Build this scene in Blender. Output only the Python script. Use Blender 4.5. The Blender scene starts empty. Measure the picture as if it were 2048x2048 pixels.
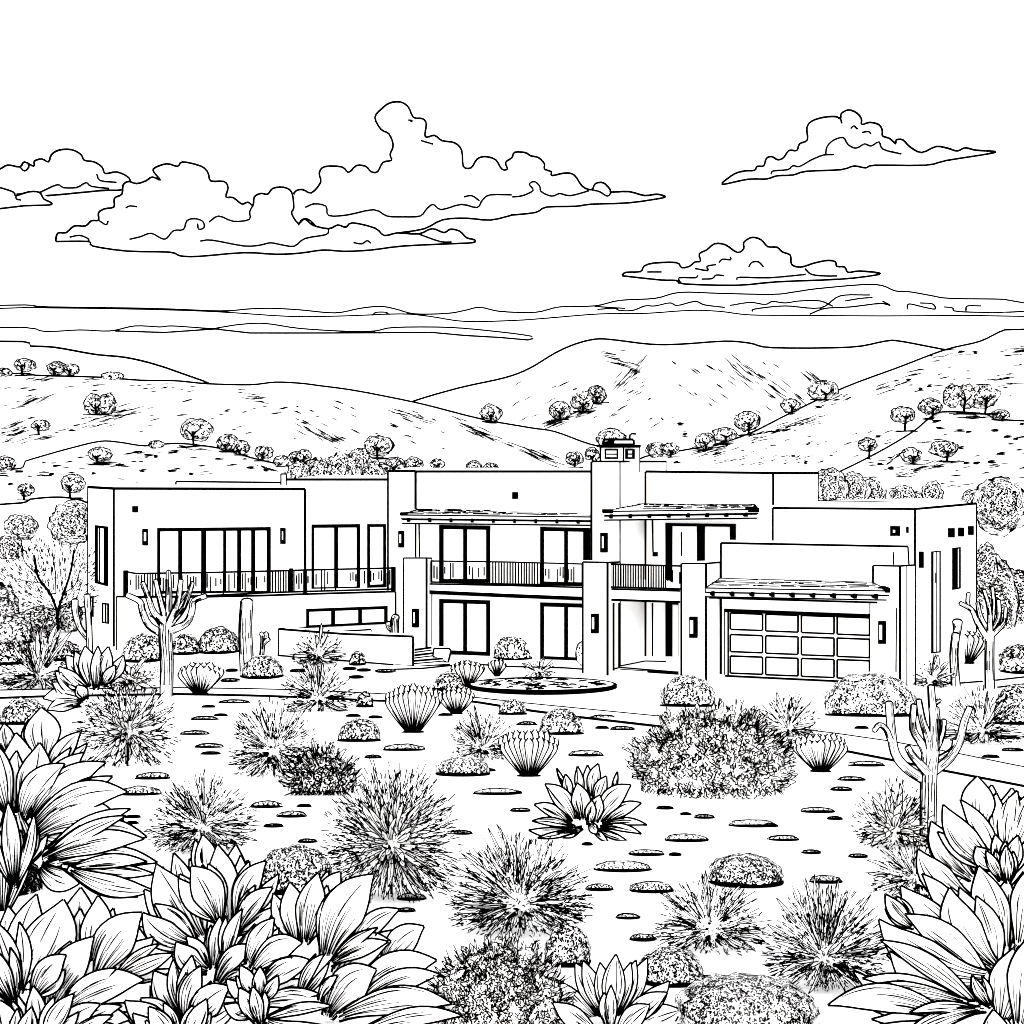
import bpy, math, random
from mathutils import Vector, Matrix, noise
R = random.Random(7)
C = bpy.context.scene.collection
F, HY, HC = 2200.0, 900.0, 7.5          # focal length in photo pixels, eye-level row, eye height above the house pad
CAM = Vector((0, 0, HC))
SA, SB, DF = 1.3, 0.188, 33.0           # garden slope rises towards the viewer

def U(px, py, d): return Vector(((px - 1024) * d / F, d, HC + (HY - py) * d / F))
def gz(d):
    d = max(d, 0.5)
    return 0.0 if d >= DF else HC - (SA + SB * d)
def gd(py):
    k = (py - HY) / F
    d = HC / k if k > 0 else 1e4
    return d if d >= DF else SA / (k - SB)
def G(px, py): d = gd(py); return Vector(((px - 1024) * d / F, d, gz(d)))

def mat(name, col, rough=0.9, noise_amt=0.03, scale=6.0):
    m = bpy.data.materials.new(name); m.use_nodes = True
    n = m.node_tree.nodes; l = m.node_tree.links; b = n['Principled BSDF']
    b.inputs['Roughness'].default_value = rough
    b.inputs['Specular IOR Level'].default_value = 0.0 if col < 0.1 else 0.2
    if noise_amt:
        t = n.new('ShaderNodeTexNoise'); t.inputs['Scale'].default_value = scale; t.inputs['Detail'].default_value = 4
        c = n.new('ShaderNodeValToRGB')
        c.color_ramp.elements[0].color = (col - noise_amt,) * 3 + (1,); c.color_ramp.elements[1].color = (col, col, col, 1)
        tc = n.new('ShaderNodeTexCoord'); l.new(tc.outputs['Object'], t.inputs['Vector'])
        l.new(t.outputs['Fac'], c.inputs['Fac']); l.new(c.outputs['Color'], b.inputs['Base Color'])
    else:
        b.inputs['Base Color'].default_value = (col, col, col, 1)
    return m
INK = mat('black_ink', 0.0, 1.0, 0)
STUCCO = mat('white_stucco', 0.93, scale=3); GROUND = mat('white_sand', 0.93, scale=.8); LEAF = mat('white_leaf', 0.93, scale=20)
STONE = mat('white_stone', 0.93, scale=12); CLOUD = mat('white_cloud', 0.88, scale=.01); GLASS = mat('white_glass', 0.91, .3, 0)
WOOD = mat('white_wood', 0.93, scale=15); BARK = mat('white_bark', 0.93, scale=18)

class MB:
    def __init__(s): s.v = []; s.f = []; s.m = []
    def add(s, vs, fs, m=0):
        o = len(s.v); s.v += [tuple(v) for v in vs]
        for f in fs: s.f.append(tuple(i + o for i in f)); s.m.append(m)
    def tube(s, pts, w, m=1, n=4, taper=None, cap=False):
        # w = line weight in photo pixels at each point's own distance
        pts = [Vector(p) for p in pts]
        if len(pts) < 2: return
        vs = []; N = len(pts)
        for i, p in enumerate(pts):
            a = pts[max(i - 1, 0)]; b = pts[min(i + 1, N - 1)]
            t = (b - a)
            if t.length < 1e-9: t = Vector((1, 0, 0))
            t.normalize(); view = (p - CAM).normalized()
            sd = t.cross(view)
            if sd.length < 1e-4: sd = t.cross(Vector((0, 0, 1)))
            if sd.length < 1e-4: sd = Vector((1, 0, 0))
            sd.normalize(); up = sd.cross(t)
            r = w * 0.66 * max(p.y, .5) / F
            if taper: r *= taper(i / (N - 1))
            for k in range(n):
                an = 2 * math.pi * k / n
                vs.append(p + sd * (math.cos(an) * r) + up * (math.sin(an) * r))
        fs = [(i * n + k, i * n + (k + 1) % n, (i + 1) * n + (k + 1) % n, (i + 1) * n + k) for i in range(N - 1) for k in range(n)]
        if cap: fs += [tuple(range(n)), tuple(range((N - 1) * n, N * n))]
        s.add(vs, fs, m)
    def box(s, x0, x1, y0, y1, z0, z1, m=0):
        v = [(x, y, z) for z in (z0, z1) for x, y in ((x0, y0), (x1, y0), (x1, y1), (x0, y1))]
        s.add(v, [(0, 3, 2, 1), (4, 5, 6, 7), (0, 1, 5, 4), (1, 2, 6, 5), (2, 3, 7, 6), (3, 0, 4, 7)], m)
    def hexa(s, q, back, m=0):
        # q: four front corners (bl, br, tr, tl); back: offset vector
        v = [Vector(p) for p in q] + [Vector(p) + back for p in q]
        s.add(v, [(0, 1, 2, 3), (7, 6, 5, 4), (0, 4, 5, 1), (1, 5, 6, 2), (2, 6, 7, 3), (3, 7, 4, 0)], m)
    def loop(s, q, w):
        for i in range(len(q)): s.tube([q[i], q[(i + 1) % len(q)]], w, cap=True)
    def limb(s, pts, rad, m=0, n=9, ink=2.6, bark=0, seed=0):
        # solid limb; rad in photo px; ink contour = slightly larger dark skin on the far side
        pts = smooth([Vector(p) for p in pts], 3)
        N = len(pts); rr = [(rad[0] + (rad[1] - rad[0]) * i / (N - 1)) for i in range(N)]
        rings = []
        for i, p in enumerate(pts):
            t = (pts[min(i + 1, N - 1)] - pts[max(i - 1, 0)]).normalized()
            view = (p - CAM).normalized(); sd = t.cross(view).normalized(); up = sd.cross(t)
            rings.append((p, sd, up, rr[i] * p.y / F, p.y / F))
        def ring(ex): return [p + sd * math.cos(2 * math.pi * k / n) * (r + ex * k1) + up * math.sin(2 * math.pi * k / n) * (r + ex * k1) for p, sd, up, r, k1 in rings for k in range(n)]
        fs = [(i * n + k, i * n + (k + 1) % n, (i + 1) * n + (k + 1) % n, (i + 1) * n + k) for i in range(N - 1) for k in range(n)]
        v = ring(0); s.add(v, fs + [tuple(range((N - 1) * n, N * n))], m)
        if ink:
            v2 = ring(ink); keep = []
            e = pts[-1] + (pts[-1] - pts[-2]).normalized() * ink * 1.2 * pts[-1].y / F
            for i in range(N - 1):
                for k in range(n):
                    f = (i * n + k, i * n + (k + 1) % n, (i + 1) * n + (k + 1) % n, (i + 1) * n + k)
                    c = sum((v2[j] for j in f), Vector()) / 4; nrm = c - (rings[i][0] + rings[i + 1][0]) / 2
                    if nrm.dot(c - CAM) > -0.1 * nrm.length * (c - CAM).length: keep.append(f)
            s.add(v2 + [e], keep + [((N - 1) * n + k, (N - 1) * n + (k + 1) % n, N * n) for k in range(n)], 1) if False else s.add(v2, keep, 1)
            p, sd, up, r, k1 = rings[-1]
            s.tube([p + (sd * math.cos(a) * r + (pts[-1] - pts[-2]).normalized() * math.sin(a) * r * .5) for a in [math.pi * q / 6 for q in range(7)]], ink)
        rr_ = random.Random(seed); bark = int(bark * .55)
        for _ in range(bark):
            i = rr_.randrange(0, max(N - 3, 1)); a = -math.pi * (rr_.randint(0, 6) + .5) / 7; L = rr_.randint(2, 4)
            q = []
            for j in range(i, min(i + L, N)):
                p, sd, up, r, k1 = rings[j]; b = a + rr_.uniform(-.08, .08)
                q.append(p + sd * math.cos(b) * (r + .2 * k1) + up * math.sin(b) * (r + .2 * k1))
            s.tube(q, rr_.choice((1.3, 1.6, 2)), n=3)
    def blob(s, c, r, bump=.06, freq=3, seed=0, m=0, ink=2.5, cut=-9, nu=36, nv=20, noflat=False):
        # lumpy solid; returns a surface function for placing marks
        c = Vector(c); k1 = c.y / F; off = Vector((seed * 3.7, seed * 1.3, seed * 2.1))
        def rad(dv): return 1 + bump * (noise.noise(dv * freq + off) * 1.6 + .6 * noise.noise(dv * freq * 2.3 + off))
        def P(dv, ex=0):
            q = rad(dv); n = Vector((dv.x / r[0], dv.y / r[1], dv.z / r[2])).normalized()
            return Vector((c.x + dv.x * r[0] * q, c.y + dv.y * r[1] * q, c.z + dv.z * r[2] * q)) + n * ex * k1, n
        dirs = [Vector((math.cos(2 * math.pi * i / nu) * math.cos(b), math.sin(2 * math.pi * i / nu) * math.cos(b), math.sin(b)))
                for b in [(-math.pi / 2 + math.pi * j / nv) for j in range(nv + 1)] for i in range(nu)]
        fs = [(j * nu + i, j * nu + (i + 1) % nu, (j + 1) * nu + (i + 1) % nu, (j + 1) * nu + i) for j in range(nv) for i in range(nu)]
        s.add([P(d)[0] for d in dirs], fs, m)
        if ink:
            v = [P(d, ink)[0] for d in dirs]; keep = []
            for f in fs:
                cc = sum((v[i] for i in f), Vector()) / 4; nr = sum((P(dirs[i])[1] for i in f), Vector())
                if nr.dot(cc - CAM) > 0: keep.append(f)
            s.add(v, keep, 1)
        return P
    def marks(s, P, n, L=(2, 6), w=2.2, seed=0, zmin=-.2, rim=0):
        # small ink strokes lying on a surface
        rr = random.Random(seed); n = int(n * 1.7); w *= 1.25; M = n * 2; jz = (1 - zmin) / M ** .5
        for i in range(M):
            z = min(.999, max(-.999, zmin + (1 - zmin) * (i + .5) / M + rr.uniform(-.35, .35) * jz)); q = math.sqrt(1 - z * z); a = i * 2.399963 + seed + rr.uniform(-1, 1) * 1.6 / M ** .5
            dv = Vector((q * math.cos(a), q * math.sin(a), z)); p, nr = P(dv, 1.5)
            vd = (p - CAM).normalized(); fc = -nr.dot(vd)
            if fc < -.1: continue
            if rim and rr.random() < rim * fc: continue
            k = p.y / F; t = nr.cross(Vector((rr.uniform(-1, 1), rr.uniform(-1, 1), rr.uniform(-1, 1))))
            if t.length < .1: continue
            t.normalize(); b = nr.cross(t); l = rr.uniform(*L) * .5 * k; h = w * .5 * k
            s.add([p - t * l - b * h, p + t * l - b * h, p + t * l + b * h, p - t * l + b * h], [(0, 1, 2, 3)], 1)
    def build(s, name, mats, parent=None):
        me = bpy.data.meshes.new(name); me.from_pydata(s.v, [], s.f); me.update()
        for m in (mats if isinstance(mats, (list, tuple)) else [mats, INK]): me.materials.append(m)
        me.polygons.foreach_set('material_index', s.m)
        o = bpy.data.objects.new(name, me); C.objects.link(o)
        if parent is not None:
            o.parent = parent; off = Vector((0, 0, 0)); q = parent
            while q is not None: off += q.location; q = q.parent
            me.transform(Matrix.Translation(-off))
        return o

def smooth(pts, n=4):
    if len(pts) < 3: 
        a, b = pts[0], pts[-1]; return [a.lerp(b, i / (n * 2)) for i in range(n * 2 + 1)]
    out = []
    P = [pts[0] * 2 - pts[1]] + list(pts) + [pts[-1] * 2 - pts[-2]]
    for i in range(1, len(P) - 2):
        for k in range(n):
            t = k / n; a, b, c, d = P[i - 1], P[i], P[i + 1], P[i + 2]
            out.append(.5 * ((2 * b) + (c - a) * t + (2 * a - 5 * b + 4 * c - d) * t * t + (3 * b - a - 3 * c + d) * t ** 3))
    out.append(P[-2]); return out
def tag(o, label=None, cat=None, group=None, kind=None):
    if label: o['label'] = label
    if cat: o['category'] = cat
    if group: o['group'] = group
    if kind: o['kind'] = kind
    return o
def empty(name, loc, label=None, cat=None, group=None):
    e = bpy.data.objects.new(name, None); e.location = loc; e.empty_display_size = .2; C.objects.link(e)
    return tag(e, label, cat, group)
def struct(name, mb, m): return tag(mb.build(name, [m, INK]), kind='structure')
ORD = ['first', 'second', 'third', 'fourth', 'fifth', 'sixth', 'seventh', 'eighth', 'ninth', 'tenth', 'eleventh', 'twelfth']

# ------------------------------------------------------------------ ground
mb = MB(); xs = [-4000, -600, -60, -25, -12, -6, 0, 6, 12, 25, 60, 600, 4000]; ys = [-6, 0.5, 2, 5, 10, 15, 20, 25, 30, 33, 36, 60, 200, 1500, 6000]
vs = [(x, y, gz(y)) for y in ys for x in xs]; nx = len(xs)
mb.add(vs, [(j * nx + i, j * nx + i + 1, (j + 1) * nx + i + 1, (j + 1) * nx + i) for j in range(len(ys) - 1) for i in range(nx - 1)])
struct('ground', mb, GROUND)
def lift(p, h): return Vector((p[0], p[1], p[2] + h))
def dense(l, st=20):
    o = []
    for (a, b), (c, d) in zip(l, l[1:]):
        n = max(1, int(abs(c - a) / st))
        o += [(a + (c - a) * i / n, b + (d - b) * i / n) for i in range(n)]
    return o + [l[-1]]
def yat(l, x):
    for (a, b), (c, d) in zip(l, l[1:]):
        if a <= x <= c: return b + (d - b) * (x - a) / (c - a)
    return l[0][1] if x < l[0][0] else l[-1][1]
up = [(-60, 1384), (0, 1383), (90, 1381), (350, 1378), (500, 1380), (620, 1383), (775, 1391), (880, 1394), (945, 1397), (1050, 1409), (1340, 1438), (1500, 1452), (1665, 1470), (1780, 1487), (1915, 1512), (2035, 1537), (2140, 1556)]
lo = [(-60, 1400), (0, 1398), (80, 1395), (350, 1390), (500, 1393), (620, 1397), (760, 1404), (945, 1405), (1050, 1422), (1160, 1437), (1320, 1456), (1500, 1478), (1690, 1506), (1785, 1525), (1880, 1545), (2048, 1578), (2140, 1596)]
mb = MB(); X = list(range(-60, 2141, 20))
a = [lift(G(x, yat(up, x)), .03) for x in X]; b = [lift(G(x, yat(lo, x)), .03) for x in X]; n = len(X)
mb.add(a + b + [lift(p, -.1) for p in a + b], [(n + i, n + i + 1, i + 1, i) for i in range(n - 1)] + [(3 * n + i, 3 * n + i + 1, n + i + 1, n + i) for i in range(n - 1)] + [(i, i + 1, 2 * n + i + 1, 2 * n + i) for i in range(n - 1)])
mb.tube(a, 3.4); mb.tube(b, 4)
struct('path', mb, GROUND)
# patio slab in front of the lower windows
pt = [(787, 1341), (845, 1339), (905, 1333), (960, 1331), (1010, 1335), (1130, 1338), (1172, 1341), (1240, 1342), (1362, 1350), (1450, 1354), (1700, 1366), (1775, 1371)]
mb = MB(); fr = [lift(G(x, y), .04) for x, y in pt]; bk = [Vector((p.x * 41.5 / p.y, 41.5, .04)) for p in fr]; n = len(fr)
mb.add(fr + bk + [lift(p, -.2) for p in fr], [(i, i + 1, n + i + 1, n + i) for i in range(n - 1)] + [(2 * n + i, 2 * n + i + 1, i + 1, i) for i in range(n - 1)])
mb.tube(fr[:7], 2.6); mb.tube(fr[7:9], 3.4); mb.tube(fr[9:], 3.4)
struct('pavement', mb, GROUND)
# low lines of the far left and right yards
for nm, l in (('track', [(118, 1259), (158, 1260)]), ('track', [(1990, 1362), (2060, 1354)]), ('track', [(1995, 1376), (2060, 1368)]), ('track', [(1915, 1368), (1965, 1364)])):
    mb = MB(); a = [lift(G(x, y), .02) for x, y in l]; b = [lift(G(x, y - 3), .02) for x, y in l]
    mb.add(a + b, [(0, 1, 3, 2)]); mb.tube(a, 3); struct(nm, mb, GROUND)

# ------------------------------------------------------------------ hills: crest traced as a real ridge, slopes running down to the plain
HILLS = {}
def hill(key, name, D, Df, crest, w, ext=500):
    crest = [(crest[0][0] - ext if crest[0][0] <= 0 else crest[0][0], crest[0][1] + (20 if crest[0][0] <= 0 else 0))] + crest + [(crest[-1][0] + ext, crest[-1][1] + 20)] if crest[-1][0] >= 2048 else [(-ext, crest[0][1] + 20)] * (crest[0][0] <= 0) + crest
    q = [(p.x, p.y) for p in smooth([Vector((x, y, 0)) for x, y in crest], 4)]; crest = [q[0]]
    for p in q[1:]:
        if p[0] > crest[-1][0] + 1: crest.append(p)
    pts = dense(crest, 14)
    mb = MB(); a = []; b = []; c = []
    for x, y in pts:
        p = U(x, y, D); a.append(p); b.append(Vector((p.x * Df / D, Df, -.3))); c.append(Vector((p.x * 1.25, D * 1.25, -1)))
    n = len(pts)
    mb.add(a + b + c, [(n + i, n + i + 1, i + 1, i) for i in range(n - 1)] + [(i, i + 1, 2 * n + i + 1, 2 * n + i) for i in range(n - 1)])
    mb.tube(smooth(a, 1), w * 1.25, n=5)
    HILLS[key] = (D, Df, pts, mb, name); return mb
def on(key, px, py):
    D, Df, pts = HILLS[key][:3]; cy = yat(pts, px); zc = HC + (HY - cy) * D / F
    # ray: z = HC + (HY-py)/F*d ; slope: z = -.3 + (zc+.3)*(d-Df)/(D-Df)
    k = (zc + .3) / (D - Df); s = (HY - py) / F
    if abs(s - k) < 1e-9: return U(px, py, D)
    d = (-.3 - k * Df - HC) / (s - k)
    d = min(max(d, Df), D)
    return U(px, py, d - D * .003)
hill('farA', 'mountains', 2600, 1500, [(0, 612), (95, 615), (300, 618), (440, 623), (500, 619), (545, 618), (600, 621), (670, 627), (720, 618), (760, 614), (790, 619), (830, 629), (895, 628), (930, 622), (960, 616), (1000, 624), (1070, 626), (1120, 615), (1190, 613), (1240, 602), (1310, 598), (1360, 586), (1440, 588), (1545, 590), (1590, 585), (1640, 578), (1748, 570), (1790, 583), (1820, 585), (1860, 592), (1900, 598), (2010, 600), (2048, 607)], 3.6)
hill('farB', 'mountains', 2000, 1100, [(0, 618), (100, 617), (300, 620), (440, 625), (580, 634), (690, 633), (800, 629), (860, 634), (930, 644), (1030, 642), (1100, 637), (1200, 629), (1290, 628), (1380, 622), (1440, 624), (1500, 631), (1600, 632), (1760, 633), (2048, 634)], 3.4)
m = HILLS['farB'][3]
for l in ([(1195, 619), (1228, 617), (1240, 621), (1265, 621), (1290, 612), (1310, 612), (1340, 606), (1355, 611), (1390, 603), (1410, 610), (1450, 615)], [(1460, 611), (1500, 605), (1530, 609), (1545, 603), (1570, 606), (1600, 602), (1640, 602), (1665, 612)],
          [(1505, 623), (1510, 618), (1570, 612), (1640, 616), (1680, 592), (1740, 590)], [(1620, 628), (1650, 617), (1700, 614), (1760, 607), (1780, 611), (1765, 602)], [(1690, 602), (1720, 597), (1745, 595)], [(1815, 618), (1818, 608), (1850, 615), (1870, 618), (1865, 608), (1840, 606)],
          [(1888, 614), (1905, 616), (1915, 623), (1990, 625), (2048, 623)], [(1932, 621), (1935, 612), (1962, 612)], [(745, 631), (752, 625), (772, 625), (778, 630)], [(1190, 613), (1250, 617)]):
    m.tube([on('farB' if y >= yat(HILLS['farB'][2], x) else 'farA', x, y) for x, y in [(p.x, p.y) for p in smooth([Vector((a_, b_, 0)) for a_, b_ in l], 5)]], 2.8)
hill('farC', 'plateau', 900, 600, [(0, 656), (90, 664), (160, 661), (220, 663), (270, 653), (320, 655), (345, 653), (420, 658), (440, 656), (480, 650), (530, 648), (600, 658), (700, 664), (750, 663), (790, 656), (900, 656), (1000, 665), (1060, 673), (1065, 677)], 3.4)
m = HILLS['farC'][3]
for l in ([(230, 662), (330, 665), (400, 660), (430, 658), (500, 666), (645, 666), (865, 665), (930, 671), (1000, 675), (1055, 680), (1066, 677)],):
    m.tube([on('farC', x, y) for x, y in dense(l, 12)], 3)
hill('back', 'hill', 420, 230, [(760, 830), (830, 803), (920, 777), (1010, 757), (1060, 738), (1110, 708), (1150, 690), (1190, 680), (1225, 681), (1300, 690), (1360, 690), (1450, 684), (1500, 688), (1545, 697), (1700, 696), (1770, 684), (1800, 684), (1890, 701), (2048, 730)], 4.6)
hill('leftback', 'hill', 260, 190, [(0, 684), (60, 693), (110, 696), (190, 710), (250, 716), (310, 730), (380, 754), (415, 767), (460, 790)], 4.4)
hill('leftbig', 'hill', 200, 95, [(0, 749), (70, 752), (200, 756), (280, 762), (350, 763), (415, 769), (500, 771), (550, 766), (600, 768), (640, 773), (700, 781), (770, 794), (850, 811), (960, 839), (1060, 857), (1110, 865), (1180, 890), (1250, 905), (1300, 930), (1380, 950)], 4.4)
hill('rightbig', 'hill', 170, 90, [(1200, 960), (1290, 915), (1360, 903), (1430, 890), (1500, 868), (1590, 823), (1690, 776), (1800, 735), (1890, 701), (1960, 684), (2010, 661), (2048, 660)], 4.2)
hill('left', 'hill', 110, 66, [(0, 942), (40, 927), (90, 912), (140, 898), (200, 884), (240, 886), (290, 893), (350, 888), (400, 892), (450, 900), (500, 916), (560, 930), (640, 946), (700, 960)], 4)
hill('right', 'hill', 110, 62, [(1500, 1010), (1600, 978), (1665, 951), (1720, 925), (1780, 893), (1830, 862), (1860, 837), (1885, 825), (1960, 828), (2000, 838), (2048, 843)], 4)
hill('leftlow', 'hill', 66, 52, [(0, 1010), (50, 1001), (95, 996), (130, 996), (160, 1001), (180, 1007), (260, 1015)], 4)
def dash(key, x, y, L, ang, w=2.2):
    n = max(2, int(L / 8)); a = math.radians(ang); q = []
    for i in range(n + 1):
        t = i / n * L
        q.append(on(key, x + t * math.cos(a), y + t * math.sin(a) + R.uniform(-.7, .7)))
    HILLS[key][3].tube(q, w, n=3, taper=lambda t: .55 + .6 * math.sin(math.pi * t))
def hatch(key, x0, y0, x1, y1, wd, n, L, ang, w=1.8):
    for _ in range(int(n * 1.35)):
        t = R.random(); s = R.gauss(0, .4) * wd
        dash(key, x0 + (x1 - x0) * t + R.uniform(-4, 4), y0 + (y1 - y0) * t + s, R.uniform(L * .4, L * 1.3), ang + R.uniform(-5, 5), w)
for a in [('leftbig', 160, 850, 270, 820, 16, 26, 26, -14), ('leftbig', 0, 870, 40, 880, 34, 22, 26, -18), ('leftbig', 30, 815, 95, 795, 6, 7, 28, -24), ('leftbig', 60, 880, 95, 874, 5, 6, 24, -8), ('leftbig', 585, 845, 670, 880, 16, 22, 26, 27), ('leftbig', 760, 812, 845, 838, 7, 12, 24, 18),
          ('leftbig', 900, 838, 1110, 925, 14, 36, 36, 22), ('leftbig', 470, 780, 530, 805, 16, 10, 24, 6), ('leftbig', 165, 762, 190, 770, 8, 6, 20, -8), ('leftbig', 235, 776, 400, 776, 10, 8, 18, -4), ('leftbig', 45, 758, 90, 760, 5, 6, 22, -14), ('leftbig', 930, 860, 960, 870, 5, 5, 22, 24),
          ('back', 1190, 705, 1265, 730, 26, 14, 34, 14), ('back', 1285, 733, 1215, 790, 14, 14, 24, -48), ('back', 1080, 853, 1190, 820, 14, 24, 30, -20), ('back', 1240, 790, 1285, 770, 24, 8, 14, -30), ('back', 1452, 725, 1600, 800, 32, 26, 30, 38), ('back', 1590, 735, 1630, 758, 8, 8, 28, 38),
          ('back', 1320, 850, 1370, 865, 18, 5, 16, 0), ('rightbig', 1490, 880, 1620, 840, 16, 30, 30, -14), ('rightbig', 1740, 785, 1800, 765, 16, 12, 30, -18), ('rightbig', 1980, 715, 2048, 700, 12, 14, 30, -6), ('rightbig', 1380, 905, 1440, 898, 14, 20, 30, -14), ('rightbig', 1430, 930, 1560, 920, 12, 10, 24, -18),
          ('rightbig', 1640, 810, 1700, 790, 10, 12, 20, -20), ('rightbig', 1960, 758, 2040, 765, 10, 7, 30, -3), ('rightbig', 1850, 715, 1960, 700, 14, 7, 22, -8), ('rightbig', 1560, 925, 1600, 915, 6, 4, 20, -20), ('right', 1770, 925, 1800, 905, 10, 8, 20, -30),
          ('right', 1780, 950, 1870, 928, 10, 14, 26, -16), ('right', 1900, 832, 1990, 838, 5, 10, 26, 3), ('left', 170, 928, 240, 928, 5, 10, 26, 0), ('left', 355, 893, 400, 898, 4, 6, 18, 6), ('left', 500, 925, 560, 945, 5, 8, 18, 20)]: hatch(*a)
for key, l in (('left', [(115, 932, 20), (40, 943, 22), (105, 948, 14), (25, 968, 16), (275, 905, 24), (300, 910, 26), (350, 905, 30), (440, 918, 20), (287, 942, 18), (190, 947, 12), (345, 943, 22), (385, 948, 14), (315, 913, 14), (505, 935, 24), (240, 930, 12), (10, 950, 24), (535, 940, 16)]),
               ('right', [(1875, 843, 20), (1882, 856, 18), (1920, 862, 24), (1940, 864, 18), (1993, 861, 20), (2018, 874, 20), (2035, 878, 18), (1925, 896, 14), (2005, 908, 22), (1935, 926, 16), (1956, 926, 20), (1985, 924, 20), (1763, 928, 18), (1785, 936, 16), (2045, 848, 12), (1760, 873, 16)]),
               ('rightbig', [(1585, 913, 18), (1612, 925, 14), (1925, 704, 18), (1952, 706, 10), (1820, 760, 12), (1862, 772, 14), (1842, 778, 10), (1355, 925, 18), (1640, 815, 16)]), ('back', [(1325, 838, 6), (1362, 848, 16), (1372, 869, 14)])):
    for x, y, L in l:
        m = HILLS[key][3]
        for q in range(3): dash(key, x - L / 2 + R.uniform(-2, 2), y + q * 1.6 - 1.6, L * R.uniform(.5, .95), R.uniform(-8, 4), 2.6)
for key, x0, y0, x1, y1, n, ang in (('leftbig', 0, 775, 560, 870, 46, -10), ('leftbig', 560, 800, 900, 900, 34, 22), ('left', 20, 905, 560, 960, 46, -2), ('right', 1720, 870, 2048, 985, 60, -6), ('rightbig', 1420, 860, 1780, 940, 44, -16), ('rightbig', 1800, 720, 2048, 800, 26, -8), ('back', 1000, 770, 1330, 860, 26, -30), ('back', 1340, 720, 1560, 840, 22, 34)):
    for _ in range(n):
        x, y = R.uniform(x0, x1), R.uniform(y0, y1); D_, Df_, pp = HILLS[key][:3]
        if y > yat(pp, x) + 5: dash(key, x, y, R.uniform(8, 24), ang + R.uniform(-6, 6), R.choice((1.8, 2.2, 2.8)))
for k, h in HILLS.items(): struct(h[4], h[3], GROUND)
# ------------------------------------------------------------------ clouds
def cloud(label, D, outline, inner, w=3.7, th=90):
    pts = smooth([U(x, y, D) for x, y in outline + outline[:1]], 3)[:-1]
    mb = MB(); n = len(pts); cen = sum(pts, Vector()) / n
    import bmesh
    from mathutils.geometry import tessellate_polygon
    back = [p + Vector((0, th * D / 1200, 0)) for p in pts]
    tris = tessellate_polygon([[Vector((p.x, p.z, 0)) for p in pts]])
    mid = [p + Vector((0, th * D / 2400, 0)) for p in pts]
    mb.add(pts + back, [tuple(t) for t in tris] + [tuple(n + i for i in reversed(t)) for t in tris] + [(i, (i + 1) % n, n + (i + 1) % n, n + i) for i in range(n)])
    mb.tube(pts + pts[:1], w, n=5)
    for l in inner: mb.tube(smooth([U(x, y, D - 3) for x, y in l], 3), 3, n=4)
    o = mb.build('cloud', [CLOUD, INK]); tag(o, label, 'cloud', 'cumulus clouds over the hills')
def z1(l): return [(x * 1024 / 1932, 150 + y * 1024 / 1932) for x, y in l]
def z2(l): return [(1024 + x * 1024 / 1932, 150 + y * 1024 / 1932) for x, y in l]
cloud('largest cloud, towering bank of puffs above the left wing with a tall bulbous head', 1500,
 z1([(1108, 500), (1110, 445), (1140, 432), (1175, 445), (1210, 405), (1205, 370), (1225, 346), (1290, 347), (1315, 368), (1345, 342), (1380, 345), (1400, 365), (1425, 365), (1445, 330), (1478, 322), (1472, 300), (1484, 265), (1468, 222), (1438, 205), (1415, 160), (1440, 128), (1470, 106), (1510, 102), (1540, 120), (1560, 160), (1595, 165), (1608, 185), (1603, 225), (1612, 235), (1640, 228), (1668, 248), (1715, 256), (1742, 285), (1748, 345), (1778, 350), (1800, 318), (1830, 308), (1870, 320), (1893, 355), (1915, 355), (1908, 330), (1932, 312)]) +
 z2([(10, 292), (50, 293), (70, 305), (100, 312), (122, 335), (122, 355), (148, 365), (150, 380), (200, 370), (235, 378), (265, 420), (300, 433), (315, 410), (345, 407), (370, 432), (375, 442), (440, 440), (500, 455), (545, 450), (575, 457), (565, 464), (440, 482), (300, 487), (240, 495), (130, 498), (90, 518), (0, 528)]) +
 z1([(1932, 528), (1850, 547), (1760, 540), (1670, 546), (1600, 580), (1500, 596), (1450, 606), (1415, 578), (1330, 560), (1300, 575), (1240, 583), (1180, 565), (1150, 543), (1115, 520)]),
 [z1([(1115, 505), (1150, 500), (1185, 486), (1230, 495), (1240, 530), (1310, 528), (1410, 508), (1460, 532), (1520, 535), (1585, 532), (1610, 505), (1635, 488), (1665, 508), (1740, 488), (1800, 500), (1820, 472), (1850, 452), (1932, 452)]), z1([(1750, 460), (1780, 455), (1810, 475)]),
  z2([(0, 460), (40, 455), (80, 435), (65, 412), (85, 402), (105, 420), (110, 440), (150, 457), (180, 447), (220, 455), (290, 437)]), z2([(300, 433), (330, 440), (360, 457), (375, 442)]), z1([(1588, 247), (1635, 261)]), z1([(1540, 170), (1556, 172), (1548, 177)])])
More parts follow.
